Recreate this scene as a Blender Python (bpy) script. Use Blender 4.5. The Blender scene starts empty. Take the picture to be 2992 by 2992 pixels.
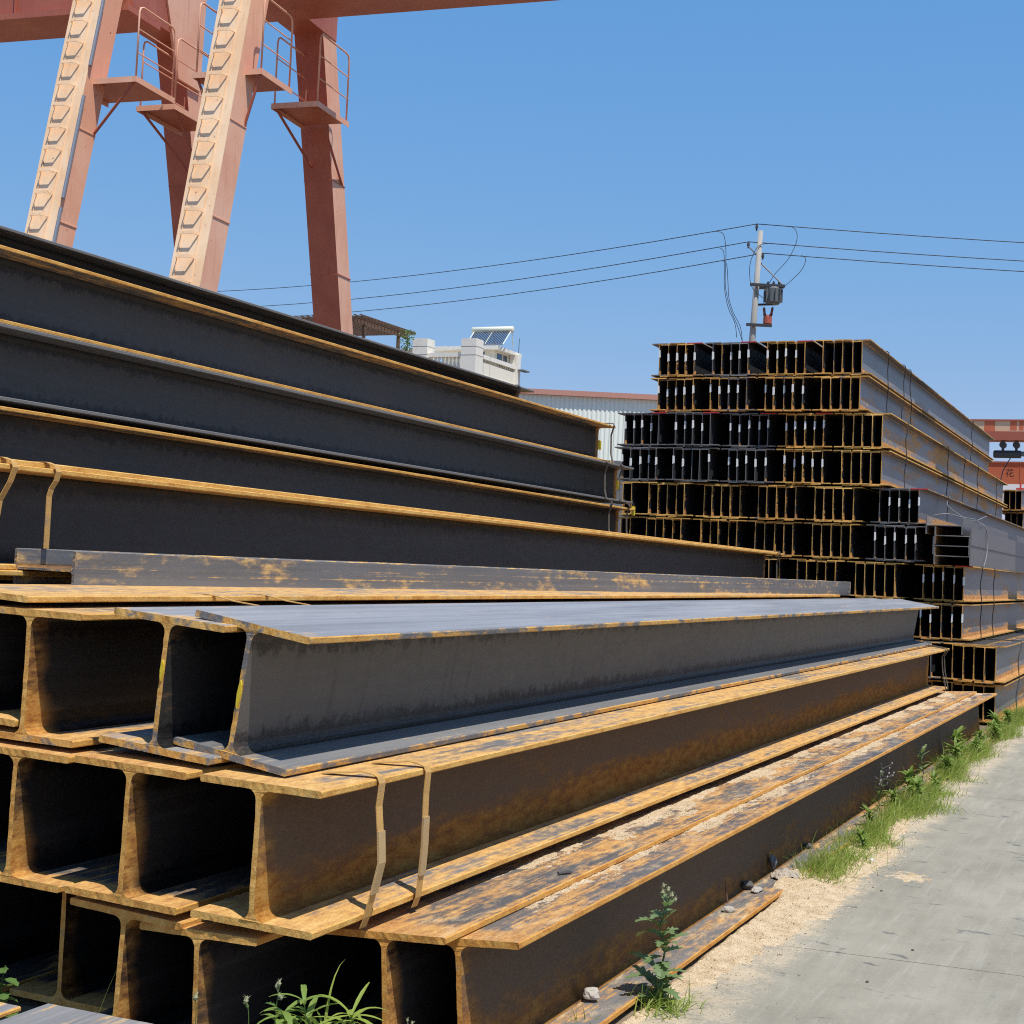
import bpy, bmesh, math, random
from mathutils import Vector, Matrix, noise as mnoise
R = math.radians
rnd = random.Random(7)
sc = bpy.context.scene
COL = sc.collection

# ------------------------------------------------------------------ camera
CAM_RIGHT = Vector((0.9098, 0.4121, 0.0489)).normalized()
CAM_DOWN = Vector((0.0309, 0.0504, -0.9983))
CAM_FWD = Vector((-0.4138, 0.9098, 0.0331)).normalized()
cam_d = bpy.data.cameras.new('camera')
cam_d.sensor_fit = 'HORIZONTAL'; cam_d.sensor_width = 36.0
cam_d.lens = 36.0 * 4350.0 / 2992.0
cam_d.clip_start = 0.05; cam_d.clip_end = 3000
cam = bpy.data.objects.new('camera', cam_d); COL.objects.link(cam)
_r = CAM_RIGHT; _b = -CAM_FWD; _u = _b.cross(_r).normalized(); _r = _u.cross(_b).normalized()
cam.matrix_world = Matrix(((_r.x, _u.x, _b.x, 0), (_r.y, _u.y, _b.y, 0), (_r.z, _u.z, _b.z, 1.5), (0, 0, 0, 1)))
sc.camera = cam

# ------------------------------------------------------------------ sky, sun, exposure
SUN = Vector((0.36, -0.23, 1.0)).normalized()
w = bpy.data.worlds.new('World'); sc.world = w; w.use_nodes = True
nt = w.node_tree
bg = nt.nodes['Background']
sky = nt.nodes.new('ShaderNodeTexSky'); sky.sky_type = 'NISHITA'; sky.sun_disc = False
sky.sun_elevation = math.asin(SUN.z); sky.sun_rotation = math.atan2(SUN.x, SUN.y)
sky.altitude = 0; sky.air_density = 1.0; sky.dust_density = 0.0; sky.ozone_density = 10.0
# the camera's tone curve flattens the whole sky a little: one curve per colour, the same in every direction
sm = nt.nodes.new('ShaderNodeVectorMath'); sm.operation = 'SCALE'; sm.inputs[3].default_value = 0.1
sp_ = nt.nodes.new('ShaderNodeSeparateXYZ'); tm_ = nt.nodes.new('ShaderNodeCombineXYZ')
nt.links.new(sky.outputs[0], sm.inputs[0]); nt.links.new(sm.outputs[0], sp_.inputs[0])
for i_, (g_, k_) in enumerate(((.90, 1.11), (.45, .70), (.18, .80))):
    pw = nt.nodes.new('ShaderNodeMath'); pw.operation = 'POWER'; pw.inputs[1].default_value = g_
    ml = nt.nodes.new('ShaderNodeMath'); ml.operation = 'MULTIPLY'; ml.inputs[1].default_value = k_ / .15
    nt.links.new(sp_.outputs[i_], pw.inputs[0]); nt.links.new(pw.outputs[0], ml.inputs[0]); nt.links.new(ml.outputs[0], tm_.inputs[i_])
nt.links.new(tm_.outputs[0], bg.inputs[0]); bg.inputs[1].default_value = 0.15
sl = bpy.data.lights.new('sun', 'SUN'); sl.energy = 5.0; sl.angle = R(0.53); sl.color = (1.0, 0.95, 0.87)
so = bpy.data.objects.new('sun', sl); COL.objects.link(so)
so.rotation_euler = (-SUN).to_track_quat('-Z', 'Y').to_euler(); so.location = (10, -8, 30)
sc.view_settings.view_transform = 'Standard'; sc.view_settings.look = 'None'
sc.view_settings.exposure = 0.05; sc.view_settings.gamma = 1.0
sc.view_settings.use_curve_mapping = False
sc.render.engine = 'CYCLES'
sc.cycles.filter_width = 1.1; sc.cycles.use_denoising = False; sc.cycles.max_bounces = 6; sc.cycles.diffuse_bounces = 3; sc.cycles.glossy_bounces = 3

# ------------------------------------------------------------------ node helpers
class NT:
    def __init__(s, name):
        s.m = bpy.data.materials.new(name); s.m.use_nodes = True
        s.t = s.m.node_tree; s.p = s.t.nodes['Principled BSDF']
    def n(s, kind, **kw):
        x = s.t.nodes.new('ShaderNode' + kind)
        for k, v in kw.items(): setattr(x, k, v)
        return x
    def set(s, sock, v):
        if isinstance(v, bpy.types.NodeSocket): s.t.links.new(v, sock)
        elif v is not None: sock.default_value = v
    def math(s, op, a, b=None, c=None, clamp=False):
        x = s.n('Math', operation=op, use_clamp=clamp)
        s.set(x.inputs[0], a)
        if b is not None: s.set(x.inputs[1], b)
        if c is not None: s.set(x.inputs[2], c)
        return x.outputs[0]
    def smooth(s, v, a, b):
        x = s.n('MapRange', interpolation_type='SMOOTHSTEP'); s.set(x.inputs[0], v)
        s.set(x.inputs[1], a); s.set(x.inputs[2], b); return x.outputs[0]
    def mix(s, f, a, b, blend='MIX'):
        x = s.n('Mix', data_type='RGBA', blend_type=blend)
        s.set(x.inputs[0], f)
        for i, v in ((6, a), (7, b)):
            s.set(x.inputs[i], (*v, 1) if isinstance(v, tuple) and len(v) == 3 else v)
        return x.outputs[2]
    def noise(s, vec, scale, detail=4, rough=.55, sc3=None, dist=0.0):
        if sc3:
            mp = s.n('Mapping'); s.set(mp.inputs[0], vec); mp.inputs[3].default_value = sc3; vec = mp.outputs[0]
        x = s.n('TexNoise'); s.set(x.inputs['Vector'], vec); x.inputs['Scale'].default_value = scale
        x.inputs['Detail'].default_value = detail; x.inputs['Roughness'].default_value = rough
        x.inputs['Distortion'].default_value = dist
        return x.outputs[0]
    def ramp(s, v, *stops):
        x = s.n('ValToRGB'); s.set(x.inputs[0], v); e = x.color_ramp.elements
        while len(e) < len(stops): e.new(0.5)
        for k, (p, c) in zip(e, stops): k.position = p; k.color = (*c, 1)
        return x.outputs[0]
    def co(s, rand=True):
        c = s.n('TexCoord').outputs['Object']
        if not rand: return c
        oi = s.n('ObjectInfo').outputs['Random']
        v = s.n('CombineXYZ')
        s.set(v.inputs[0], s.math('MULTIPLY', oi, 43.0)); s.set(v.inputs[1], s.math('MULTIPLY', oi, 91.0)); s.set(v.inputs[2], s.math('MULTIPLY', oi, 17.0))
        a = s.n('VectorMath', operation='ADD'); s.set(a.inputs[0], c); s.set(a.inputs[1], v.outputs[0])
        return a.outputs[0]
    def attr(s, name):
        return s.n('Attribute', attribute_type='OBJECT', attribute_name=name).outputs['Fac']
    def bump(s, h, strength, dist=0.01):
        x = s.n('Bump'); s.set(x.inputs['Height'], h); x.inputs['Strength'].default_value = strength; x.inputs['Distance'].default_value = dist
        s.set(s.p.inputs['Normal'], x.outputs[0])
    def out(s, col=None, rough=None, metal=None, spec=None, ior=None):
        s.set(s.p.inputs['Base Color'], (*col, 1) if isinstance(col, tuple) and len(col) == 3 else col)
        s.set(s.p.inputs['Roughness'], rough); s.set(s.p.inputs['Metallic'], metal)
        s.set(s.p.inputs['Specular IOR Level'], spec); s.set(s.p.inputs['IOR'], ior)
        return s.m

RUST = ((.27, (.14, .048, .011)), (.40, (.32, .122, .025)), (.53, (.50, .245, .052)), (.70, (.66, .41, .13)))

OCHRE = ((.27, (.24, .095, .022)), (.39, (.46, .225, .052)), (.52, (.64, .39, .115)), (.68, (.78, .55, .23)))
def steel(name, kind):
    """mill-scale steel; object properties: rust 0..1, low 0..1 (rust towards the foot of the web), tone"""
    t = NT(name); c = t.co(); raw = t.co(False)
    rust = t.attr('rust'); low = t.attr('low'); tone = t.attr('tone')
    nA = t.noise(c, 1.0, 5, .6, (5, .55, 5)); nB = t.noise(c, 1.0, 5, .62, (34, 11, 34)); nC = t.noise(c, 260, 3, .6)
    grain = t.noise(c, 1.0, 4, .6, (130, 60, 130))
    base = t.math('ADD', t.math('MULTIPLY', nA, .62), t.math('MULTIPLY', nB, .38))
    sx = t.n('SeparateXYZ'); t.set(sx.inputs[0], raw)
    # rust creeps in from the sawn ends
    ye = t.math('MINIMUM', sx.outputs[1], t.math('SUBTRACT', t.attr('len'), sx.outputs[1]))
    endm = t.smooth(t.math('ADD', ye, t.math('MULTIPLY', t.math('SUBTRACT', nB, .5), .16)), .17, .03)
    endm = t.math('MULTIPLY', endm, t.attr('endrust'))
    if kind == 'web':
        h = t.attr('hh')
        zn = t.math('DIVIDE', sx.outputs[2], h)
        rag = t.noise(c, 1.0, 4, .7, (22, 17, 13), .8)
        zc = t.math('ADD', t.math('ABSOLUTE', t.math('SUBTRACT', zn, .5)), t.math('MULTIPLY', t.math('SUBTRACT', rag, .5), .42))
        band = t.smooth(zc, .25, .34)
        lowm = t.math('MULTIPLY', t.math('SUBTRACT', 1.0, t.smooth(zn, .05, .75)), low)
        mask_in = t.math('ADD', base, t.math('ADD', t.math('MULTIPLY', t.math('SUBTRACT', rust, .5), .62), t.math('MULTIPLY', lowm, .42)))
        mask_in = t.math('ADD', mask_in, t.math('MULTIPLY', endm, .30))
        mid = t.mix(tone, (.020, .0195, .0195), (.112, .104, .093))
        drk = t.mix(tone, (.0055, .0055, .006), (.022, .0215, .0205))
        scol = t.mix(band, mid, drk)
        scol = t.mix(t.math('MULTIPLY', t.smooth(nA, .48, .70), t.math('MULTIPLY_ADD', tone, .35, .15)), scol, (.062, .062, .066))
        runs = t.noise(c, 1.0, 5, .65, (4, 15, 1.0)); scol = t.mix(t.math('MULTIPLY', t.smooth(runs, .54, .74), .45), scol, (.042, .029, .020))
        wst = t.noise(c, 1.0, 4, .6, (14, .35, 26)); scol = t.mix(t.math('MULTIPLY', t.smooth(wst, .5, .7), .45), scol, t.mix(.5, scol, (.07, .072, .08)))
        scol = t.mix(t.math('MULTIPLY', t.smooth(grain, .45, .75), t.math('MULTIPLY_ADD', tone, .3, .06)), scol, (.15, .145, .14))
    else:
        line = t.noise(c, 1.0, 2, .5, (80, .12, 30)); lm = t.math('MULTIPLY', t.smooth(line, .60, .66), t.smooth(nB, .34, .54))
        streak = t.noise(c, 1.0, 4, .55, (42, .28, 20)); patch = t.noise(c, 1.0, 4, .55, (7.5, 1.5, 7.5), .6)
        base = t.math('ADD', t.math('MULTIPLY', patch, .52), t.math('ADD', t.math('MULTIPLY', streak, .14), t.math('MULTIPLY', nB, .34)))
        mask_in = t.math('ADD', base, t.math('ADD', t.math('MULTIPLY', t.math('SUBTRACT', rust, .5), .62), t.math('MULTIPLY', lm, .10)))
        mask_in = t.math('ADD', mask_in, t.math('MULTIPLY', endm, .26))
        scol = t.mix(t.smooth(t.math('ADD', t.math('MULTIPLY', streak, .35), t.math('MULTIPLY', nA, .65)), .30, .70), t.mix(tone, (.024, .023, .023), (.20, .20, .205)), t.mix(tone, (.058, .056, .055), (.37, .37, .375)))
        scol = t.mix(t.math('MULTIPLY', t.smooth(grain, .5, .75), .3), scol, (.26, .25, .24))
    if kind == 'web': scol = t.mix(t.math('MULTIPLY', t.attr('brown'), .85), scol, t.mix(grain, (.085, .056, .034), (.20, .13, .08)))
    mask = t.smooth(mask_in, *((.44, .72) if kind == 'web' else (.44, .60)))
    rc = t.ramp(t.math('ADD', t.math('MULTIPLY', nB, .6), t.math('MULTIPLY', grain, .4)) if kind == 'web' else t.math('ADD', t.math('MULTIPLY', streak, .14), t.math('ADD', t.math('MULTIPLY', nB, .46), t.math('MULTIPLY', grain, .40))), *RUST)
    if kind == 'flange': rc = t.mix(t.attr('ochre'), rc, t.ramp(t.math('ADD', t.math('MULTIPLY', streak, .14), t.math('ADD', t.math('MULTIPLY', nB, .46), t.math('MULTIPLY', grain, .40))), *OCHRE))
    if kind == 'web': rc = t.mix(t.math('SUBTRACT', 1.0, endm), rc, t.mix(.60, rc, (.085, .038, .016)))
    col = t.mix(mask, scol, rc)
    rgh = t.math('ADD', t.math('MULTIPLY', mask, .36), t.math('MULTIPLY_ADD', nB, .25, .36))
    if kind == 'flange':   # thin film of blown dust on the flanges that carry sand
        d1 = t.noise(c, 1.0, 5, .7, (12, 4, 12), .5); d2 = t.noise(c, 320, 2, .6)
        dm = t.smooth(t.math('ADD', t.math('MULTIPLY', d1, .75), t.math('MULTIPLY', d2, .45)), .62, .78)
        col = t.mix(t.math('MULTIPLY', dm, t.attr('dust')), col, (.72, .54, .31))
    t.bump(t.math('ADD', t.math('MULTIPLY', grain, .6), t.math('MULTIPLY', nC, .4)), .28, .004)
    if kind == 'web': return t.out(col, t.math('ADD', rgh, t.math('MULTIPLY_ADD', t.attr('brown'), .25, .04)), spec=t.math('MULTIPLY_ADD', t.attr('brown'), -.34, .40), ior=1.5)
    return t.out(col, rgh, spec=.5, ior=1.75)

def steel_edge(name, gray=0.0):
    t = NT(name); c = t.co(); rust = t.attr('erust')
    nB = t.noise(c, 1.0, 5, .62, (26, 9, 26)); g = t.noise(c, 1.0, 4, .65, (150, 90, 150)); nA = t.noise(c, 1.0, 4, .6, (6, 2.2, 6))
    fac = t.math('ADD', t.math('MULTIPLY', nB, .55), t.math('MULTIPLY', g, .45))
    rc = t.mix(t.attr('ochre'), t.ramp(fac, (.28, (.24, .078, .016)), (.40, (.42, .165, .032)), (.53, (.56, .27, .055)), (.72, (.70, .42, .13))),
               t.ramp(fac, (.28, (.33, .14, .032)), (.40, (.56, .30, .075)), (.53, (.73, .47, .14)), (.72, (.84, .62, .27))))
    gc = t.mix(g, (.07, .07, .075), (.25, .24, .23))
    m = t.smooth(t.math('ADD', t.math('MULTIPLY_ADD', nA, .5, t.math('MULTIPLY', nB, .5)), t.math('MULTIPLY', t.math('SUBTRACT', .62, rust), .55)), .50, .60)
    t.bump(t.math('ADD', t.math('MULTIPLY', nB, .5), t.math('MULTIPLY', g, .5)), .55, .006)
    return t.out(t.mix(m, rc, gc), .82, spec=.3)

def plain(name, col, rough=.7, var=.12, scale=8.0, bump=.0, spec=.4, metal=0.0, dirt=None, dscale=3.0):
    t = NT(name); c = t.co()
    n = t.noise(c, scale, 5, .6); n2 = t.noise(c, scale * 9, 3, .6)
    v = t.math('MULTIPLY_ADD', t.math('ADD', n, n2), var, 1 - var)
    mul = t.n('Mix', data_type='RGBA', blend_type='MULTIPLY'); mul.inputs[0].default_value = 1
    mul.inputs[6].default_value = (*col, 1); t.set(mul.inputs[7], v)
    o = mul.outputs[2]
    if dirt:
        d = t.noise(c, dscale, 6, .7); o = t.mix(t.math('MULTIPLY', t.smooth(d, .56, .72), .75), o, dirt)
    if bump: t.bump(n2, bump, .004)
    return t.out(o, rough, metal, spec)

M = {}
M['web'] = steel('steel_web', 'web'); M['flange'] = steel('steel_flange', 'flange'); M['edge'] = steel_edge('steel_edge')
M['strap'] = plain('strap_steel', (.50, .29, .09), .7, .35, 20, .4, dirt=(.22, .19, .16), dscale=9)
M['seal'] = plain('crimped_seal', (.42, .29, .14), .55, .4, 25, .4, dirt=(.42, .24, .08), dscale=12)
M['strap_dark'] = plain('strap_dark', (.12, .10, .08), .6, .3, 20)
M['wire'] = plain('wire_black', (.035, .033, .032), .6, .2)
M['wire_gray'] = plain('wire_gray', (.24, .24, .25), .45, .3, 30)
M['red_paint'] = plain('red_paint', (.36, .10, .06), .55, .15, 2)
M['white'] = plain('paper_white', (.78, .78, .76), .7, .08)
M['red_mark'] = plain('red_mark', (.55, .03, .04), .6, .2)
M['yellow'] = plain('yellow_mark', (.66, .50, .03), .6, .4, 60, .4)
M['conduit'] = plain('conduit', (.33, .34, .36), .35, .1, metal=.6)
M['concrete_pole'] = plain('concrete_pole', (.36, .345, .31), .85, .25, 6)
M['iron_dark'] = plain('iron_dark', (.045, .045, .05), .5, .2)
M['tank_grey'] = plain('tank_grey', (.13, .14, .145), .5, .3)
M['insul'] = plain('insulator_brown', (.17, .045, .03), .3, .1)
M['insul_red'] = plain('switch_red', (.42, .10, .06), .4, .2)
M['stone'] = plain('white_stone', (.80, .76, .67), .8, .08, 2.0, dirt=(.66, .60, .50), dscale=1.2)
M['stucco'] = plain('pale_stucco', (.80, .75, .62), .85, .1, 1.4, dirt=(.55, .44, .28), dscale=.8)
M['glass'] = NT('window_glass').out((.03, .06, .10), .06, spec=.8)
M['tube_glass'] = NT('collector_tube').out((.03, .035, .06), .12, spec=.7)
M['tank_cream'] = plain('tank_cream', (.72, .72, .58), .4, .06)
M['wood'] = plain('pergola_wood', (.13, .075, .05), .75, .3, 6)
M['clad'] = plain('cladding', (.80, .83, .75), .5, .05, .6)
M['clad_dark'] = plain('cladding_base', (.14, .15, .16), .7, .1)
M['trim_red'] = plain('roof_trim', (.50, .25, .19), .6, .1)
M['sign_red'] = plain('sign_red', (.52, .13, .06), .6, .1, 1.0)
M['sign_white'] = plain('sign_white', (.82, .83, .86), .6, .05)
M['tan'] = plain('tan_paint', (.62, .42, .27), .6, .08, 1.0)
M['ink'] = plain('sign_ink', (.045, .02, .015), .7, .1)
M['char_red'] = plain('sign_letter_red', (.62, .06, .05), .6, .1)
M['chalk'] = plain('chalk', (.20, .20, .21), .9, .4, 90)

def paint(name, col, faded, run, runs=.62):
    t = NT(name); c = t.co()
    n = t.noise(c, 1.3, 5, .6); v = t.noise(c, 1.0, 5, .65, (16, 16, .9)); f = t.noise(c, 26, 4, .65); sp = t.noise(c, 7, 5, .7)
    o = t.mix(t.smooth(n, .35, .68), col, faded)
    o = t.mix(t.math('MULTIPLY', t.smooth(v, .52, .74), .5), o, run)
    o = t.mix(t.math('MULTIPLY', t.smooth(t.math('ADD', t.math('MULTIPLY', sp, .7), t.math('MULTIPLY', f, .3)), runs, runs + .05), .8), o, (.16, .055, .03))
    t.bump(f, .12, .003)
    return t.out(o, .55, spec=.35)
M['coral'] = paint('coral_paint', (.76, .38, .24), (.82, .47, .32), (.60, .26, .15))
M['cream'] = paint('bleached_paint', (.80, .52, .30), (.88, .64, .42), (.62, .34, .17), .60)
M['shaded_red'] = paint('shaded_red_paint', (.38, .11, .07), (.46, .15, .095), (.29, .085, .055))  # darker copy of the coral: shade of unlit crane faces put into colour
def leaf_mat(name, a, b, trans=.35):
    t = NT(name); c = t.co(); g = t.n('NewGeometry').outputs['Random Per Island']
    n = t.noise(c, 9, 3)
    col = t.mix(t.math('ADD', t.math('MULTIPLY', g, .65), t.math('MULTIPLY', n, .35)), a, b)
    t.out(col, .5, spec=.35)
    tr = t.n('BsdfTranslucent'); t.set(tr.inputs[0], t.mix(.5, col, (.25, .38, .05)))
    mx = t.n('MixShader'); mx.inputs[0].default_value = trans
    t.t.links.new(t.p.outputs[0], mx.inputs[1]); t.t.links.new(tr.outputs[0], mx.inputs[2])
    t.t.links.new(mx.outputs[0], t.t.nodes['Material Output'].inputs[0])
    return t.m
M['grass'] = leaf_mat('grass', (.17, .27, .035), (.46, .52, .11), .45)
M['leaf'] = leaf_mat('weed_leaf', (.05, .12, .03), (.15, .24, .06), .3)
M['verge'] = leaf_mat('verge_leaf', (.11, .20, .035), (.32, .42, .10), .4)
M['thistle'] = leaf_mat('thistle_leaf', (.085, .16, .055), (.24, .31, .14), .3)
M['seed'] = leaf_mat('seed_head', (.30, .33, .17), (.50, .48, .30), .3)
M['flower'] = leaf_mat('flower', (.45, .35, .42), (.75, .72, .70), .3)
M['drygrass'] = leaf_mat('dry_grass', (.28, .2, .09), (.5, .4, .2), .3)

# ------------------------------------------------------------------ mesh helpers
class MB:
    def __init__(s): s.v = []; s.f = []; s.mi = []; s.smooth = False
    def add(s, vs, fs, mi=0):
        o = len(s.v); s.v += [tuple(p) for p in vs]; s.f += [tuple(i + o for i in f) for f in fs]; s.mi += [mi] * len(fs)
    def box(s, a, b, mi=0, mat=None):
        x0, y0, z0 = a; x1, y1, z1 = b
        vs = [Vector(p) for p in ((x0,y0,z0),(x1,y0,z0),(x1,y1,z0),(x0,y1,z0),(x0,y0,z1),(x1,y0,z1),(x1,y1,z1),(x0,y1,z1))]
        if mat: vs = [mat @ p for p in vs]
        s.add(vs, [(0,3,2,1),(4,5,6,7),(0,1,5,4),(1,2,6,5),(2,3,7,6),(3,0,4,7)], mi)
    def hexa(s, bot, top, mi=0):
        s.add(list(bot) + list(top), [(3,2,1,0),(4,5,6,7),(0,1,5,4),(1,2,6,5),(2,3,7,6),(3,0,4,7)], mi)
    def tube(s, pts, r, n=6, mi=0, cap=True):
        pts = [Vector(p) for p in pts]; rr = r if isinstance(r, (list, tuple)) else [r] * len(pts)
        rings = []; up = None
        for i, p in enumerate(pts):
            d = (pts[min(i + 1, len(pts) - 1)] - pts[max(i - 1, 0)]).normalized()
            if up is None: up = d.orthogonal().normalized()
            up = (up - d * up.dot(d))
            up = up.normalized() if up.length > 1e-6 else d.orthogonal().normalized()
            sd = d.cross(up)
            rings.append([p + (up * math.cos(2 * math.pi * k / n) + sd * math.sin(2 * math.pi * k / n)) * rr[i] for k in range(n)])
        o = 0; vs = [q for rg in rings for q in rg]; fs = []
        for i in range(len(rings) - 1):
            for k in range(n):
                a = i * n + k; b = i * n + (k + 1) % n
                fs.append((a, b, b + n, a + n))
        if cap: fs.append(tuple(range(n - 1, -1, -1))); fs.append(tuple((len(rings) - 1) * n + k for k in range(n)))
        s.add(vs, fs, mi)
    def ribbon(s, pts, wdir, wid, th, mi=0):
        """flat band of width wid along wdir following pts, with thickness"""
        pts = [Vector(p) for p in pts]; wv = Vector(wdir).normalized() * wid / 2; vs = []; fs = []
        for i, p in enumerate(pts):
            d = (pts[min(i + 1, len(pts) - 1)] - pts[max(i - 1, 0)]).normalized()
            nn = d.cross(wv).normalized() * th / 2
            vs += [p - wv - nn, p + wv - nn, p + wv + nn, p - wv + nn]
        for i in range(len(pts) - 1):
            for k in range(4):
                a = i * 4 + k; b = i * 4 + (k + 1) % 4
                fs.append((a, b, b + 4, a + 4))
        fs.append((3, 2, 1, 0)); m = (len(pts) - 1) * 4; fs.append((m, m + 1, m + 2, m + 3))
        s.add(vs, fs, mi)
    def mesh(s, name, mats):
        me = bpy.data.meshes.new(name); me.from_pydata(s.v, [], s.f)
        for m in mats: me.materials.append(m)
        if len(mats) > 1: me.polygons.foreach_set('material_index', s.mi)
        if s.smooth: me.polygons.foreach_set('use_smooth', [True] * len(s.f))
        me.update(); return me
    def build(s, name, mats, parent=None):
        if not isinstance(mats, (list, tuple)): mats = [mats]
        return link(name, s.mesh(name, mats), parent)

def link(name, data, parent=None):
    o = bpy.data.objects.new(name, data); COL.objects.link(o)
    if parent is not None: o.parent = parent
    return o
def tag(o, label=None, cat=None, group=None, kind=None):
    if label: o['label'] = label
    if cat: o['category'] = cat
    if group: o['group'] = group
    if kind: o['kind'] = kind
    return o
def empty(name, loc=(0, 0, 0), rz=0.0):
    o = link(name, None); o.location = loc; o.rotation_euler = (0, 0, rz); return o
def boxpart(name, a, b, mat, parent=None):
    m = MB(); m.box(a, b); return m.build(name, mat, parent)
def N(x, y, z=0.0): return mnoise.noise(Vector((x, y, z)))
def fbm(x, y, z=0.0, o=4):
    s = 0; a = 1.0
    for i in range(o): s += a * mnoise.noise(Vector((x, y, z + i * 7.3))); x *= 2.1; y *= 2.1; a *= .5
    return s

ORD = ['', 'first', 'second', 'third', 'fourth', 'fifth', 'sixth', 'seventh', 'eighth', 'ninth', 'tenth', 'eleventh', 'twelfth', 'thirteenth', 'fourteenth', 'fifteenth',
       'sixteenth', 'seventeenth', 'eighteenth', 'nineteenth', 'twentieth', 'twenty-first', 'twenty-second', 'twenty-third', 'twenty-fourth', 'twenty-fifth', 'twenty-sixth', 'twenty-seventh']

# ------------------------------------------------------------------ ground, road
GZ = -0.02
t = NT('dirt'); c = t.co(False)
n1 = t.noise(c, 1.3, 6, .65); n2 = t.noise(c, 60, 4, .7)
dc = t.ramp(t.math('ADD', t.math('MULTIPLY', n1, .5), t.math('MULTIPLY', n2, .5)), (.3, (.12, .085, .055)), (.5, (.22, .165, .11)), (.7, (.34, .27, .19)))
t.bump(n2, .6, .01); M['dirt'] = t.out(dc, .95, spec=.2)
g = MB(); g.add([(-600, -200, -.06), (600, -200, -.06), (600, 1200, -.06), (-600, 1200, -.06)], [(0, 1, 2, 3)])
tag(g.build('ground', M['dirt']), kind='structure')

t = NT('concrete_slab'); c = t.co(False)
n1 = t.noise(c, .9, 6, .65); n2 = t.noise(c, 1.0, 5, .65, (7, 1.6, 7), .4); n3 = t.noise(c, 120, 4, .65)
mpz = t.n('Mapping'); t.set(mpz.inputs[0], c); mpz.inputs[2].default_value = (0, 0, R(-24)); mpz.inputs[3].default_value = (28, 1.4, 1)
tyre = t.noise(mpz.outputs[0], 1.0, 4, .6)
spot = t.noise(c, 1.0, 4, .6, (4.2, 7.5, 1), .5); spot2 = t.noise(c, 1.0, 3, .6, (26, 16, 1), .3)
col = t.ramp(t.math('ADD', t.math('MULTIPLY', n1, .45), t.math('ADD', t.math('MULTIPLY', n2, .3), t.math('MULTIPLY', n3, .25))), (.36, (.21, .19, .145)), (.5, (.285, .26, .20)), (.64, (.355, .325, .253)))
col = t.mix(t.math('MULTIPLY', t.smooth(tyre, .53, .72), .22), col, (.19, .19, .18))
col = t.mix(t.math('MULTIPLY', t.smooth(tyre, .47, .30), .16), col, (.50, .48, .42))
col = t.mix(t.math('MULTIPLY', t.smooth(spot, .62, .69), .7), col, (.085, .085, .09))
col = t.mix(t.math('MULTIPLY', t.smooth(spot2, .66, .74), .55), col, (.12, .115, .11))
sxx = t.n('SeparateXYZ'); t.set(sxx.inputs[0], c)
edge_ = t.math('ADD', t.smooth(sxx.outputs[0], -1.1, -1.5), t.math('MULTIPLY', t.math('SUBTRACT', t.noise(c, 4.5, 5, .7), .5), 1.5))
col = t.mix(t.math('MULTIPLY', t.smooth(t.math('ADD', edge_, t.math('MULTIPLY', t.math('SUBTRACT', n3, .5), 1.1)), .65, 1.25), .6), col, (.62, .48, .31))
t.bump(t.math('ADD', n3, t.math('MULTIPLY', tyre, .4)), .25, .004)
M['slab'] = t.out(col, .85, spec=.3)
road = tag(empty('road'), kind='structure')
SK = math.tan(R(5.8))
yj = [1.07 + 5.06 * i - .02 for i in range(-3, 16)]
for i in range(len(yj) - 1):
    m = MB(); a, b = yj[i], yj[i + 1] - .007
    for k, (x0, x1) in enumerate(((-1.62, 2.9), (2.907, 7.4))):
        jit = [(0, 0)] * 4
        L0 = 14 if -2 < a < 22 and k == 0 else 1
        yy = lambda x, y: y + (x + 1.5) * SK
        bot = []; top = []
        xs = [x0 + (x1 - x0) * q / L0 for q in range(L0 + 1)]
        front = [(x, yy(x, a) + (.006 * N(x * 6, a * 3, 4) if L0 > 1 else 0)) for x in xs]
        back = [(x, yy(x, b) + (.006 * N(x * 6, b * 3 + .3, 4) if L0 > 1 else 0)) for x in reversed(xs)]
        loop = front + back; n = len(loop); o = len(m.v)
        m.v += [(x, y, GZ) for x, y in loop] + [(x, y, GZ - .12) for x, y in loop]
        m.f.append(tuple(o + q for q in range(n))); m.mi.append(0)
        for q in range(n): m.f.append((o + q, o + n + q, o + n + (q + 1) % n, o + (q + 1) % n)); m.mi.append(0)
    m.build('slab', M['slab'], road)

# loose sand and sawdust
t = NT('sand'); c = t.co(False)
n1 = t.noise(c, 190, 4, .75); n2 = t.noise(c, 11, 5, .6); vor = t.n('TexVoronoi'); t.set(vor.inputs['Vector'], c); vor.inputs['Scale'].default_value = 210
col = t.ramp(t.math('ADD', t.math('MULTIPLY', n1, .75), t.math('MULTIPLY', n2, .25)), (.36, (.20, .125, .06)), (.44, (.50, .355, .20)), (.50, (.63, .475, .295)), (.60, (.77, .63, .44)))
t.bump(t.math('ADD', n1, vor.outputs[0]), .8, .006); M['sand'] = t.out(col, .95, spec=.15)

def sheet(name, x0, x1, nx, y0, y1, ny, fz, mat, extra=None):
    m = MB(); m.smooth = True
    for j in range(ny + 1):
        for i in range(nx + 1):
            x = x0 + (x1 - x0) * i / nx; y = y0 + (y1 - y0) * j / ny
            m.v.append((x, y, fz(x, y)))
    for j in range(ny):
        for i in range(nx):
            a = j * (nx + 1) + i; q = (a, a + 1, a + nx + 2, a + nx + 1); m.f.append(q); m.mi.append(0)
    if extra: extra(m)
    return m.build(name, mat)

def grain(m, p, s):
    a = [Vector((rnd.uniform(-1, 1), rnd.uniform(-1, 1), rnd.uniform(-.3, 1))) * s for _ in range(4)]
    m.add([Vector(p) + q for q in a], [(0, 1, 2), (0, 2, 3), (0, 3, 1), (1, 3, 2)])

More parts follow.
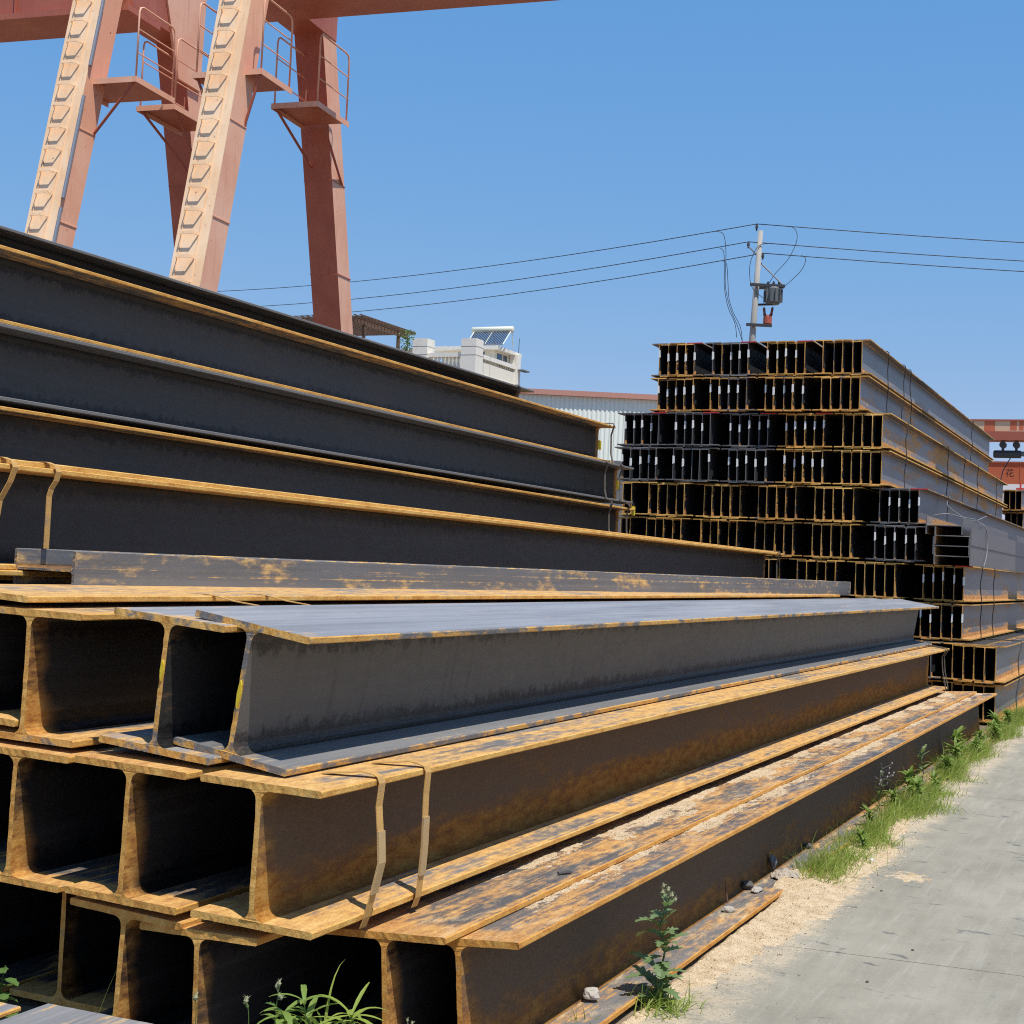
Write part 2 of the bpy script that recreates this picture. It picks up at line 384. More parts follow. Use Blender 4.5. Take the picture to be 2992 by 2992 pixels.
def fz_ground(x, y):
    # sand spilled between the flange of the lowest beam and the concrete
    edge = -1.43 + .07 * fbm(y * .9, 3.1) + .03 * fbm(y * 5, 1.7)
    if y < 6.3: edge -= (6.3 - y) * .17
    if y > 8.3: edge -= (y - 8.3) * .09
    d = edge - x
    h = max(-.03, min(.026, d * .13)) + .004 * fbm(x * 30, y * 30, 9) + .006 * fbm(x * 9, y * 9, 2) + .003 * N(x * 40, y * 40) + .002 * N(x * 120, y * 120)
    if x < -1.665:
        k = max(0.0, min(1.0, min((y - 6.85) / .25, (7.75 - y) / .25)))
        h -= (-1.665 - x) * 1.1 * (1 - k); h += k * .02 * min(1, (-1.665 - x) * 14)
    return GZ + h
def grains_ground(m):
    for _ in range(5200):
        y = rnd.uniform(4.3, 10.5); x = rnd.uniform(-1.74, -1.28) + (rnd.gauss(0, .03))
        z = fz_ground(x, y)
        if x < -1.67 and z < .0: continue
        if z < GZ - .012 and rnd.random() > .12: continue
        z = max(z, GZ)
        grain(m, (x, y, z), rnd.uniform(.0015, .0042) * (2.4 if rnd.random() < .03 else 1))
tag(sheet('sand', -1.75, -1.05, 110, 4.0, 18.0, 900, fz_ground, M['sand'], grains_ground), 'pale sand spilled on the ground along the lowest beam beside the road', 'sand', kind='stuff')
def fz_patch(x, y):
    r = math.hypot((x + 1.25) / .11, (y - 7.9) / .13); return GZ + .004 * (1 - r) + .004 * fbm(x * 30, y * 30) - .001
tag(sheet('sand', -1.4, -1.1, 40, 7.7, 8.1, 40, fz_patch, M['sand']), 'small lone patch of sand on the concrete road', 'sand', kind='stuff')

# dirt bank under the stacks, with dark soil
def fz_soil(x, y): return GZ - .012 + .012 * fbm(x * 3, y * 3) + .004 * N(x * 30, y * 30)
tag(sheet('soil', -4.6, -1.45, 70, 2.0, 4.6, 60, fz_soil, M['dirt']), kind='structure')
tag(sheet('soil', -1.85, -1.3, 26, 4.6, 31.0, 500, fz_soil, M['dirt']), kind='structure')

# ------------------------------------------------------------------ beams
def flange_poly(b, z0, z1, nx, ch=.0035):
    bot = [(-b / 2 + ch + (b - 2 * ch) * i / nx, z0) for i in range(nx + 1)]
    top = [(b / 2 - ch - (b - 2 * ch) * i / nx, z1) for i in range(nx + 1)]
    return bot + [(b / 2, z0 + ch), (b / 2, z1 - ch)] + top + [(-b / 2, z1 - ch), (-b / 2, z0 + ch)]
def web_poly(h, tf, tw, r, nz, nf=4):
    R_ = []
    for k in range(nf + 1):   # lower right fillet from flange to web
        a = math.pi / 2 * k / nf; R_.append((tw / 2 + r - r * math.sin(a), tf + r - r * math.cos(a)))
    for k in range(1, nz): R_.append((tw / 2, tf + r + (h - 2 * tf - 2 * r) * k / nz))
    for k in range(nf + 1):
        a = math.pi / 2 * (1 - k / nf); R_.append((tw / 2 + r - r * math.sin(a), h - tf - r + r * math.cos(a)))
    return R_ + [(-x, z) for x, z in reversed(R_)]
def sweep(poly, ys, seed, rag0, rag1, wav, edge_fn, open_idx=(), shift=0):
    m = MB(); n = len(poly)
    for j, y in enumerate(ys):
        for (x, z) in poly:
            dy = 0
            if j == 0: dy = rag0 * (fbm(x * 9 + seed, z * 9, seed * 1.7) * .5 + .9 * N(x * 140 + seed, z * 140))
            elif j == len(ys) - 1: dy = rag1 * fbm(x * 26 + seed, z * 26, seed * 2.7)
            dx = wav * N(y * .5 + seed, 5.1) * 2 + (wav * .5 * N(y * 7 + seed, z * 9, 2.2)); dz = wav * N(y * .6 + seed, 9.7) + wav * .5 * N(y * 8 + seed, x * 12, 6.1)
            m.v.append((x + dx, y + dy, z + dz))
    for j in range(len(ys) - 1):
        for k in range(n):
            if k in open_idx: continue
            a = j * n + k; b = j * n + (k + 1) % n
            m.f.append((a, b, b + n, a + n)); m.mi.append(edge_fn(poly[k], poly[(k + 1) % n]))
    o = (len(ys) - 1) * n
    for k in range(n // 2 - 1):    # caps as strips of quads between mirrored points of the outline
        a, b, c_, d = (k + shift) % n, (k + 1 + shift) % n, (n - 2 - k + shift) % n, (n - 1 - k + shift) % n
        m.f.append((d, c_, b, a)); m.mi.append(1); m.f.append((o + a, o + b, o + c_, o + d)); m.mi.append(1)
    return m

def big_beam(label, y0, tr, ang, h=.41, b=.408, tf=.021, tw=.017, r=.03, L=12.0, yaw=0.0, dz=0.0, rust=(.5, .5, .6), low=0.0, tone=(.5, .5),
             rag=.003, fine=True, group='large wide-flange beams of the near stack', endrust=1.0, wav=.0012, brown=0.0, dust=0.0, ochre=.55):
    """rolled wide-flange beam. tr = world (x, z) of its upper right corner at the near end, ang = roll in degrees"""
    root = empty('steel_beam'); seed = rnd.uniform(0, 90)
    ys = [0, .02] + [.25 + (L - .3) * (k / (36 if fine else 8)) for k in range((36 if fine else 8) + 1)] + [L]
    ys = sorted(set(ys)); nx = 26 if fine else 4
    flat = lambda p, q: 0 if abs(p[1] - q[1]) < 1e-6 else 1
    parts = []
    for z0 in (h - tf, 0):
        m = sweep(flange_poly(b, z0, z0 + tf, nx), ys, seed, rag, rag, wav if fine else .0005, flat, shift=-1)
        parts.append((m.build('flange', [M['flange'], M['edge']], root), rust[0]))
    wp = web_poly(h, tf, tw, r, 14 if fine else 3)
    half = len(wp) // 2
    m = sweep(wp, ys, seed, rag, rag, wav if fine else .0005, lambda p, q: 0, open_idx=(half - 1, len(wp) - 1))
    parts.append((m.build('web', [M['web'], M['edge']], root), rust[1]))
    for o, rv in parts:
        o['rust'] = rv; o['low'] = low; o['tone'] = tone[0] if o.name.startswith('web') else tone[1]; o['hh'] = h; o['erust'] = rust[2]; o['ochre'] = ochre; o['brown'] = brown; o['dust'] = dust; o['len'] = L; o['endrust'] = endrust
    a = R(ang); cx, cz = b / 2, h
    wx = tr[0] - (cx * math.cos(a) - cz * math.sin(a)); wz = tr[1] - (cx * math.sin(a) + cz * math.cos(a))
    root.rotation_mode = 'XYZ'
    root.matrix_world = Matrix.Translation((wx, y0, wz)) @ Matrix.Rotation(yaw, 4, 'Z') @ Matrix.Rotation(math.atan2(dz, L), 4, 'X') @ Matrix.Rotation(-a, 4, 'Y')
    tag(root, label, 'steel beam', group, 'thing')
    return root

# third layer (tilted, blue-grey tops), second layer, lowest layer; low tone and rust put cavity shade into the inner webs
r3d = big_beam('most tilted bluish grey beam with a yellow dab, topmost big beam by the road', 3.68, (-2.292, 1.252), -8.1, rust=(.24, .22, .55), tone=(1.0, .85), endrust=.35, brown=.12)
r3c = big_beam('tilted bluish beam with yellow dab, left of the most tilted beam', 3.62, (-2.545, 1.272), -4.3, rust=(.28, .2, .6), tone=(.1, .85), endrust=.5)
r3b = big_beam('rusty upright beam in the tilted layer, second whole opening from the photo edge', 3.62, (-3.075, 1.275), -.8, rust=(.55, .1, .75), tone=(.0, .35), low=.45, ochre=.4)
r3a = big_beam('ochre-edged beam carrying the small sideways beam, cut by the photo edge', 3.62, (-3.292, 1.318), -2.7, rust=(.62, .1, .75), tone=(.0, .6))
big_beam('rusty beam end at the photo edge, behind the small sideways beam', 3.9, (-4.16, 1.352), -1.0, rust=(.6, .1, .75), tone=(.0, .5), fine=False)
r2r = big_beam('ochre rusty beam with two steel straps hanging at its near end', 3.57, (-2.160, .838), -1.0, rust=(.60, .36, .84), low=.75, tone=(.30, .55), endrust=.6, brown=.9)
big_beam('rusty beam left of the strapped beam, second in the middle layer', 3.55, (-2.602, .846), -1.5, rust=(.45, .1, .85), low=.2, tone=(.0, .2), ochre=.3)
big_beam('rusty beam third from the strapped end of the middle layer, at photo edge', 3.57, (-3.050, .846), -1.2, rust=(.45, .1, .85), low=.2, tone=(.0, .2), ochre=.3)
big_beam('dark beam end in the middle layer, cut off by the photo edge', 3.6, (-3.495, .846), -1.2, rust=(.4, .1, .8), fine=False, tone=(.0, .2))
r1a = big_beam('lowest beam beside the road, its rusty top dusted with sand', 4.0, (-1.729, .397), 5.0, rust=(.53, .28, .80), low=.65, tone=(.24, .25), b=.40, endrust=.5, brown=.8, dust=.5, ochre=.05)
r1b = big_beam('sand-dusted lowest beam next to the roadside one, flange lapped over it', 3.9, (-1.918, .404), 4.0, rust=(.53, .1, .80), low=.2, tone=(.0, .25), dust=.5, ochre=.1)
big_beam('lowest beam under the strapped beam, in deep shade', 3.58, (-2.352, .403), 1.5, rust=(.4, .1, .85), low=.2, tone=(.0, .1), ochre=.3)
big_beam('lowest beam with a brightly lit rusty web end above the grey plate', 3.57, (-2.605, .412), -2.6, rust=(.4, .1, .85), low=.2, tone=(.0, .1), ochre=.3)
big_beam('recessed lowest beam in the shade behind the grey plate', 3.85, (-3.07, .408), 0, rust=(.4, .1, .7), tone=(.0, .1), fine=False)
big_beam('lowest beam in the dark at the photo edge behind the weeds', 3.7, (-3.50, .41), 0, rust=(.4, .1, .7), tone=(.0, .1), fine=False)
# beams lying in front, only their far ends show
for lab, x, rs in (('grey-blue flange plate corner of a beam lying in the bottom corner', -2.404, .34), ('ochre-edged beam corner left of the grey plate in the bottom corner', -2.83, .6)):
    o = big_beam(lab, -8.745 if x > -2.6 else -8.82, (x, .235), .8, h=.25, b=.40, tf=.014, tw=.01, rust=(rs, .5, .7), tone=(.4, .75), endrust=.1, group='beams lying before the near stack')

# long upper stack behind, seen from the side
UG = 'dark beams of the long upper stack'
big_beam('long beam with ochre double edge carrying a hanging strap, lowest of the upper stack', 3.7, (-3.93, 1.768), 0, rust=(.78, .22, .95), tone=(.20, .3), dz=-.043, group=UG)
big_beam('ochre flange edge just above the strapped long beam, lapped on it', 3.72, (-3.965, 1.790), .3, rust=(.78, .2, .95), tone=(.03, .3), dz=-.052, group=UG, fine=False, L=11.9)
big_beam('dark beam with ochre top edge, second level of the upper stack', 3.7, (-5.63, 2.182), 0, rust=(.5, .26, .85), tone=(.30, .3), dz=-.03, group=UG, ochre=.35)
big_beam('dark beam with grey edges and chalk figures, third level of the upper stack', 3.62, (-5.64, 2.606), .4, rust=(.25, .26, .12), tone=(.32, .4), h=.40, group=UG)
big_beam('dark bluish beam with ochre edges, fourth level of the upper stack', 3.7, (-5.76, 3.040), 0, rust=(.5, .22, .8), tone=(.34, .3), dz=-.005, group=UG, L=11.6, ochre=.3)
big_beam('topmost black beam of the upper stack, set back behind the others', 3.7, (-6.91, 3.466), 0, rust=(.3, .2, .30), tone=(.0, .1), dz=.01, group=UG, L=11.95, ochre=.1)
for k, (lab, x, z) in enumerate((('shaded beam below the topmost one, behind the fourth level', -6.93, 3.03), ('shaded beam behind the chalked beam of the upper stack', -6.5, 2.606),
        ('shaded beam behind the second level of the upper stack', -6.5, 2.182), ('shaded beam under the second level of the upper stack', -5.6, 1.76), ('shaded beam behind the strapped long beam', -4.8, 1.758),
        ('shaded beam in the fourth layer under the set-back beam', -6.5, 1.75), ('shaded beam in the third layer below the upper stack', -5.6, 1.32), ('shaded beam in the third layer under the long strapped beam', -4.4, 1.328),
        ('shaded beam in the second layer below the upper stack', -5.6, .87), ('shaded beam on the ground below the upper stack', -5.6, .42),
        ('shaded beam in the second layer under the strapped long beam', -4.3, .86), ('shaded beam on the ground under the strapped long beam', -4.3, .42),
        ('shaded rear beam of the third layer', -6.5, 1.32), ('shaded rear beam of the second layer', -6.5, .87), ('shaded rear beam on the ground', -6.5, .42), ('shaded rear beam of the third level', -6.93, 2.606))):
    if k == 15: continue
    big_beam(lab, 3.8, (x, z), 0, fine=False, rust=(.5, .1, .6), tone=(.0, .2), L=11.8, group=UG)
# small beam laid on its side on the third layer
sb = big_beam('small grey rusty beam lying on its side on the near stack', 4.28, (0, 0), 0, h=.294, b=.148, tf=.012, tw=.008, r=.013, rust=(.40, .55, .45), tone=(.5, .34), endrust=.15, ochre=1.0, group='small beam laid sideways')
sb.matrix_world = Matrix.Translation((-3.68, 4.28, 1.312)) @ Matrix.Rotation(-.030, 4, 'Z') @ Matrix.Rotation(-.0002, 4, 'X') @ Matrix.Translation((0, 0, .074)) @ Matrix.Rotation(R(90), 4, 'Y') @ Matrix.Translation((0, 0, -.294))

r3d.children[1]['tone'] = .5; r1a.children[1]['dust'] = 1.0; r1a.children[1]['rust'] = .46; r1a.children[1]['tone'] = .45  # r3d bottom flange toned darker, its shade put into the colour
# yellow paint dabs on web ends
def dab(root, x, z, wd, hg, y=-.006, name='paint_dab', mat='yellow'):
    m = MB(); n = 10
    pts = [(x + wd * (.5 + .18 * N(k * 1.7, x * 9)) * math.cos(2 * math.pi * k / n), z + hg * (.5 + .2 * N(k * 2.3, 4)) * math.sin(2 * math.pi * k / n)) for k in range(n)]
    m.v += [(px, y, pz) for px, pz in pts] + [(px, y + .012, pz) for px, pz in pts]
    m.f.append(tuple(range(n - 1, -1, -1))); m.f += [(k, (k + 1) % n, n + (k + 1) % n, n + k) for k in range(n)]; m.mi = [0] * len(m.f)
    o = m.build(name, M[mat], root); return o
dab(r3d, 0, .20, .012, .085); dab(r3c, 0, .25, .011, .06)

# sand on the flanges of the two lowest beams
def flange_top(tr, ang, x): return tr[1] + (x - tr[0]) * math.tan(R(ang))
def fz_r1b(x, y):
    u = (x + 2.17) / .25
    h = .010 * (1 - 1.15 * u) + .009 * fbm(x * 5 + y * .8, y * 1.9, 3) + .004 * fbm(x * 26, y * 14, 8) + .003 * fbm(x * 90, y * 60, 2) - .0078
    if y < 5.2: h -= (5.2 - y) * .012
    h = min(h, .013) + .0012 * N(x * 160, y * 160)
    return flange_top((-1.918, .404), 4.0, x) + max(h, -.004)
def fz_r1a(x, y):
    u = (x + 1.93) / .2
    h = .012 * (1 - 1.5 * u) + .009 * fbm(x * 5 + y * .8 + 7, y * 1.8 + 3, 5) + .004 * fbm(x * 26, y * 14, 1) + .003 * fbm(x * 90, y * 60, 4) - .0085
    if y < 5.0: h -= (5.0 - y) * .006
    h = min(h, .013) + .0012 * N(x * 160 + 5, y * 160)
    return flange_top((-1.729, .397), 5.0, x) + max(h, -.004)
def gr(fz, x0, x1, base):
    def f(m):
        for _ in range(6000):
            x = rnd.uniform(x0, x1); y = rnd.uniform(4.3, 12); z = fz(x, y)
            if z - base(x) < -.003 and rnd.random() > .22: continue
            grain(m, (x, y, max(z, base(x))), rnd.uniform(.0012, .0035))
    return f
tag(sheet('sand', -2.19, -1.925, 70, 4.05, 15.8, 900, fz_r1b, M['sand'], gr(fz_r1b, -2.15, -1.93, lambda x: flange_top((-1.918, .404), 4.0, x))), 'sand drifted on the lapped lowest beam along the strapped beam', 'sand', kind='stuff')
tag(sheet('sand', -1.96, -1.738, 60, 4.15, 15.9, 900, fz_r1a, M['sand'], gr(fz_r1a, -1.92, -1.74, lambda x: flange_top((-1.729, .397), 5.0, x))), 'sand drifted on top of the roadside beam', 'sand', kind='stuff')

# ------------------------------------------------------------------ steel straps on the near stacks
def strap(label, pts, wdir, wid, th, mat='strap', group='steel straps on the near stack'):
    m = MB(); m.ribbon(pts, wdir, wid, th); o = m.build('steel_strap', M[mat]); tag(o, label, 'strap', group); return o
YD = (0, 1, 0)
def hang(y, x0, ztop, zbot, bend, ybot, tail=.16):
    return [(x0 - tail, y - .05, ztop + .006), (x0 - tail * .6, y - .03, ztop + .012), (x0 - tail * .3, y - .012, ztop + .018), (x0 - .02, y - .003, ztop + .014), (x0 + .002, y, ztop + .006), (x0 + .010, y, ztop - .012),
            (x0 + .008, y + (ybot - y) * .2, ztop - .08), (x0 + .010 + bend * .5, y + (ybot - y) * .35, ztop - .15), (x0 + .012 + bend, y + (ybot - y) * .55, ztop - .24), (x0 + .010 + bend * .4, y + (ybot - y) * .8, ztop - .33), (x0 + .006, ybot, zbot + .02), (x0 - .006, ybot, zbot - .012)]
s1 = strap('bent steel strap nearest the ochre beam end, over the strapped beam', hang(3.895, -2.160, .838, .42, .02, 3.85), YD, .036, .003)
s2 = strap('straight steel strap beside the bent one on the strapped beam', hang(4.19, -2.160, .838, .42, .0, 4.17), YD, .036, .003)
for st, P_ in ((s1, hang(3.895, -2.160, .838, .42, .02, 3.85)), (s2, hang(4.19, -2.160, .838, .42, .0, 4.17))):
    m = MB(); m.ribbon([Vector(p) + Vector((.003, 0, 0)) for p in P_[7:10]], YD, .039, .007); m.build('seal', M['seal'], st)
strap('ochre strap hanging over the double-edged long beam', [(-4.10, 4.40, 1.79), (-3.96, 4.42, 1.79), (-3.925, 4.43, 1.778), (-3.912, 4.43, 1.755), (-3.918, 4.425, 1.72), (-3.93, 4.415, 1.69), (-3.935, 4.41, 1.66), (-3.935, 4.41, 1.56), (-3.935, 4.41, 1.462)], YD, .028, .0025, group='straps of the upper stack')
strap('ochre strap at the photo edge over the double-edged long beam', [(-4.10, 4.17, 1.79), (-3.96, 4.19, 1.79), (-3.925, 4.20, 1.778), (-3.912, 4.20, 1.755), (-3.925, 4.19, 1.70), (-3.95, 4.17, 1.63), (-3.96, 4.16, 1.5), (-3.96, 4.16, 1.36)], YD, .028, .0025, group='straps of the upper stack')
for k, y in enumerate((4.60, 4.95)):
    strap(('strap across the flange in front of the small sideways beam, nearer one', 'strap across the flange in front of the small sideways beam, farther one')[k],
          [(-3.42, y - .02, 1.322), (-3.32, y, 1.322), (-3.285, y, 1.318), (-3.20, y + .0, 1.303), (-3.10, y + .01, 1.292)], YD, .02, .003)
for k, y in enumerate((15.28, 15.43)):
    strap(('thin wire strap at the far end of the strapped beam', 'second thin wire strap at the far end of the strapped beam')[k], [(-2.35, y, .868), (-2.17, y, .845), (-2.15, y, .83), (-2.19, y + .02, .76), (-2.18, y + .03, .62), (-2.148, y + .03, .47), (-2.145, y + .03, .43)], YD, .02, .008, 'strap_dark')
for lab, x, y, z1, z0 in (('dark strap at the far end of the fourth-level beam', -5.72, 15.12, 3.045, 2.62), ('thin dark strap at the far end of the chalked beam', -5.63, 14.75, 2.61, 2.21), ('second dark strap at the far end of the chalked beam', -5.63, 15.2, 2.61, 2.21),
                          ('dark strap at the far end of the second-level beam', -5.62, 14.9, 2.19, 1.8), ('second dark strap at the far end of the second-level beam', -5.62, 15.45, 2.19, 1.8), ('strap at the far end of the topmost set-back beam', -6.9, 15.2, 3.48, 3.06), ('strap at the far end of the double-edged long beam', -3.915, 15.45, 1.74, 1.35)):
    strap(lab, [(x - .15, y, z1 + .006), (x, y, z1 + .004), (x + .012, y, z1 - .02), (x - .03, y + .03, z1 - .12), (x - .02, y + .02, z0 + .1), (x + .012, y, z0)], YD, .035, .006, 'strap_dark', 'straps of the upper stack')
# yellow tags on the far web ends
for lab, x, y, z in (('yellow paper tag on the far web end of the fourth-level beam', -5.955, 15.28, 2.83), ('yellow paper tag on the far web end of the chalked beam', -5.84, 15.60, 2.41), ('yellow tag at the far end of the second-level beam', -5.66, 15.66, 2.13)):
    m = MB(); m.box((x, y, z - .05), (x + .01, y + .09, z + .05)); tag(m.build('paper_tag', M['yellow']), lab, 'tag')

# chalk figures on a web of the upper stack
def text_mesh(name, body, size, mat, ext=.001, parent=None):
    cu = bpy.data.curves.new(name, 'FONT'); cu.body = body; cu.size = size; cu.extrude = ext; cu.align_x = 'CENTER'; cu.align_y = 'CENTER'
    o = bpy.data.objects.new(name, cu); COL.objects.link(o); dg = bpy.context.evaluated_depsgraph_get()
    me = bpy.data.meshes.new_from_object(o.evaluated_get(dg)); bpy.data.objects.remove(o); me.name = name
    me.materials.clear(); me.materials.append(mat)
    return link(name, me, parent)
tx = text_mesh('chalk_figures', '8551', .115, M['chalk'], .0006)
tag(tx, 'faint chalk figures written up the web of the third-level dark beam', 'chalk writing')
tx.matrix_world = Matrix.Translation((-5.8355, 9.05, 2.42)) @ Matrix(((0, 0, 1, 0), (1, 0, 0, 0), (0, 1, 0, 0), (0, 0, 0, 1))) @ Matrix.Rotation(R(82), 4, 'Z')

# ------------------------------------------------------------------ far stack of I-beams
TH, TB, TF, TW, TL, TY = .405, .200, .0135, .0095, 12.4, 17.5
def t_mesh(name, seed):
    poly = []
    ch = .012
    half = [(TB / 2, 0), (TB / 2, TF), (TW / 2 + ch, TF), (TW / 2 + ch * .3, TF + ch * .3), (TW / 2, TF + ch), (TW / 2, TH - TF - ch), (TW / 2 + ch * .3, TH - TF - ch * .3), (TW / 2 + ch, TH - TF), (TB / 2, TH - TF), (TB / 2, TH)]
    poly = half + [(-x, z) for x, z in reversed(half)]
    m = sweep(poly, [0, .05, 3, 6, 9, TL], seed, .004, .004, .0015, lambda p, q: 1 if abs(abs(p[0]) - TB / 2) < 1e-5 and abs(abs(q[0]) - TB / 2) < 1e-5 and p[0] * q[0] > 0 else 0)
    return m.mesh(name, [M['t_side'], M['edge']])
t = NT('i_beam_side'); c = t.co(); raw = t.co(False); rust = t.attr('rust'); tone = t.attr('tone')
sx = t.n('SeparateXYZ'); t.set(sx.inputs[0], raw)
nA = t.noise(c, 1.0, 5, .6, (6, .6, 6)); nB = t.noise(c, 1.0, 5, .65, (40, 12, 40)); gA = t.noise(c, 1.0, 4, .6, (90, 50, 90))
zn = t.math('DIVIDE', sx.outputs[2], TH)
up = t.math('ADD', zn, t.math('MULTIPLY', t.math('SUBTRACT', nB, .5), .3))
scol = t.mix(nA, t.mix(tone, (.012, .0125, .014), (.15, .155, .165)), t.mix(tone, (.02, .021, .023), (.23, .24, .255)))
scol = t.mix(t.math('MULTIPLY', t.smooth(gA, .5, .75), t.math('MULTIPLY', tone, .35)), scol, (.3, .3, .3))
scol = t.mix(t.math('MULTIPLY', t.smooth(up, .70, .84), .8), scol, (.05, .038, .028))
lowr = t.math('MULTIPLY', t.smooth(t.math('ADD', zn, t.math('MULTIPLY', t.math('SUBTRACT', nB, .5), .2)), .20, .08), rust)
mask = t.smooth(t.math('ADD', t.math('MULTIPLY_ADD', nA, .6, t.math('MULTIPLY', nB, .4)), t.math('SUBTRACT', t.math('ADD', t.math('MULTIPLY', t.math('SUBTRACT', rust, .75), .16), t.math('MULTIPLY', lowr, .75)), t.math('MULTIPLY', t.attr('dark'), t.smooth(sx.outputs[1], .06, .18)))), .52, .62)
rc = t.ramp(t.math('ADD', t.math('MULTIPLY', nB, .6), t.math('MULTIPLY', gA, .4)), *RUST)
t.bump(gA, .3, .004)
M['t_side'] = t.out(t.mix(mask, scol, rc), t.math('MULTIPLY_ADD', mask, .35, .45), spec=.5, ior=1.7)
TM = [t_mesh('i_beam', s) for s in (1.3, 5.7, 9.1, 14.9)]
tagm = MB(); tagm.box((TW / 2 + .0005, -.006, .21), (TW / 2 + .003, .035, .30)); tagm.box((-TW / 2 - .003, -.006, .20), (TW / 2 + .0005, -.0045, .30)); TAGM = tagm.mesh('paper_tag', [M['white']])
mk = MB(); mk.box((-TB / 2 + .002, -.004, TH - .010), (TB / 2 - .002, .16, TH + .0015)); MARKM = mk.mesh('paint_mark', [M['red_mark']])
ROWN = ['', 'top', 'second', 'third', 'fourth', 'fifth', 'sixth', 'seventh', 'eighth', 'ninth', 'lowest']
P5 = .1135; BW = .652
ROWS = {   # row: (x of rightmost web, number of bundles, tones per bundle from the right (rust, tone, tags))
 1: (-3.544, 4, ((.8, .75, 0), (.8, .5, 1), (.45, .5, 1), (.7, .5, 1))),
 2: (-3.543, 4, ((.85, .75, 0), (.75, .5, 1), (.6, .5, 1), (.75, .5, 1))),
 3: (-3.277, 5, ((.95, .7, 0), (.9, .4, 1), (.2, .6, 1), (.2, .6, 1), (.2, .6, 1))),
 4: (-3.279, 5, ((.95, .7, 0), (.95, .4, 1), (.2, .6, 1), (.15, .6, 1), (.15, .6, 1))),
 5: (-2.834, 6, ((.35, .35, 1), (.95, .3, 0), (.8, .3, 0), (.95, .3, 0), (.95, .3, 0), (.95, .3, 0))),
 6: (-2.848, 6, ((.3, .35, 1), (.95, .3, 0), (.85, .3, 0), (.85, .3, 0), (.85, .3, 0), (.85, .3, 0))),
 7: (-2.298, 5, ((.85, .45, 1), (.95, .3, 0), (.85, .3, 0), (.8, .3, 0), (.8, .3, 0))),
 8: (-2.295, 3, ((.8, .45, 1), (.8, .3, 0), (.8, .3, 0))),
 9: (-1.892, 3, ((.8, .7, 0), (.7, .3, 0), (.7, .3, 0))),
 10: (-1.890, 3, ((.85, .6, 0), (.7, .3, 0), (.7, .3, 0))),
}
for row, (xr, nb, tones) in ROWS.items():
    ztop = TH + .434 * (10 - row) - .008
    k = 0; x = xr; gapx = 0
    for bi in range(nb):
        rs, tn, tg = tones[bi]; yb = TY + rnd.uniform(-.05, .06) - (.25 if row >= 9 else 0)
        for q in range(2 if bi == 5 else 5):
            k += 1
            xx = xr - bi * (BW + .035) - q * P5 + rnd.uniform(-.004, .004)
            if row in (5, 6) and bi >= 1: xx -= .06
            if row in (7,) and bi >= 1: xx -= .08
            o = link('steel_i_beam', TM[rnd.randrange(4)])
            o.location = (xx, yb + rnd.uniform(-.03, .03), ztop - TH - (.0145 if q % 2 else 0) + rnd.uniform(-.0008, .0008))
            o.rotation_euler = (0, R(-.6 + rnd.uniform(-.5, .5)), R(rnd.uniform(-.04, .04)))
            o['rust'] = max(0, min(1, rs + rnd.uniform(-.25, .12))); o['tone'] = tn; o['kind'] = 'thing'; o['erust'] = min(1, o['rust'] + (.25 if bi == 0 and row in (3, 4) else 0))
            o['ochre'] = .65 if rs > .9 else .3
            if k > 1: o['tone'] = tn * .12; o['dark'] = 1.0  # inner beams: shade of the cells painted in by less tone and rust
            word = 'rusty' if rs > .55 else 'grey'
            tag(o, f'{word} I-beam {ORD[k]} from the right in the {ROWN[row]} row of the far stack', 'steel beam', 'I-beams of the tall far stack')
            if tg and rnd.random() < .9:
                c_ = link('paper_tag', TAGM, o); c_.location = (0, 0, rnd.uniform(-.02, .03))
            if q == 0 and ((row in (1, 3) and bi >= 1) or (row in (5, 7) and bi == 0)):
                link('paint_mark', MARKM, o)
# four beams laid on their sides on the seventh row
for i in range(4):
    o = link('steel_i_beam', TM[i]); zc = 1.70 + TB / 2 + .114 * i
    xs = -2.205 - (.0145 if i % 2 else 0) - (.085 if i == 3 else 0)
    o.matrix_world = Matrix.Translation((xs, 17.28, zc)) @ Matrix.Rotation(R(-.1), 4, 'Z') @ Matrix.Rotation(R(90), 4, 'Y') @ Matrix.Translation((0, 0, -TH))
    o['rust'] = .25; o['tone'] = .9; o['erust'] = .25; o['kind'] = 'thing'
    tag(o, f'grey I-beam lying on its side on the far stack, {("lowest", "second up", "third up", "topmost")[i]} of four', 'steel beam', 'beams laid sideways on the far stack')
m = MB(); m.box((-.1, -.006, TH - TF + .0005), (.1, .012, TH - .001)); 
# beams of a further stack past the far end
for row, (x, z) in enumerate(((-3.05, 3.30), (-3.02, 2.86), (-2.62, 2.43), (-2.6, 2.0), (-2.6, 1.57), (-2.6, 1.14), (-2.6, .7), (-2.6, .28))):
    for q in range(4):
        o = link('steel_i_beam', TM[(row + q) % 4]); o.location = (x - q * P5, 31.2 + .1 * row, z - TH + (-.0145 if q % 2 else 0) + .12)
        o['rust'] = .6; o['tone'] = .7; o['erust'] = .6; o['kind'] = 'thing'
        tag(o, f'I-beam {ORD[q + 1]} from the right, {ORD[row + 1]} row of the stack beyond the far stack', 'steel beam', 'beams of the stack beyond')

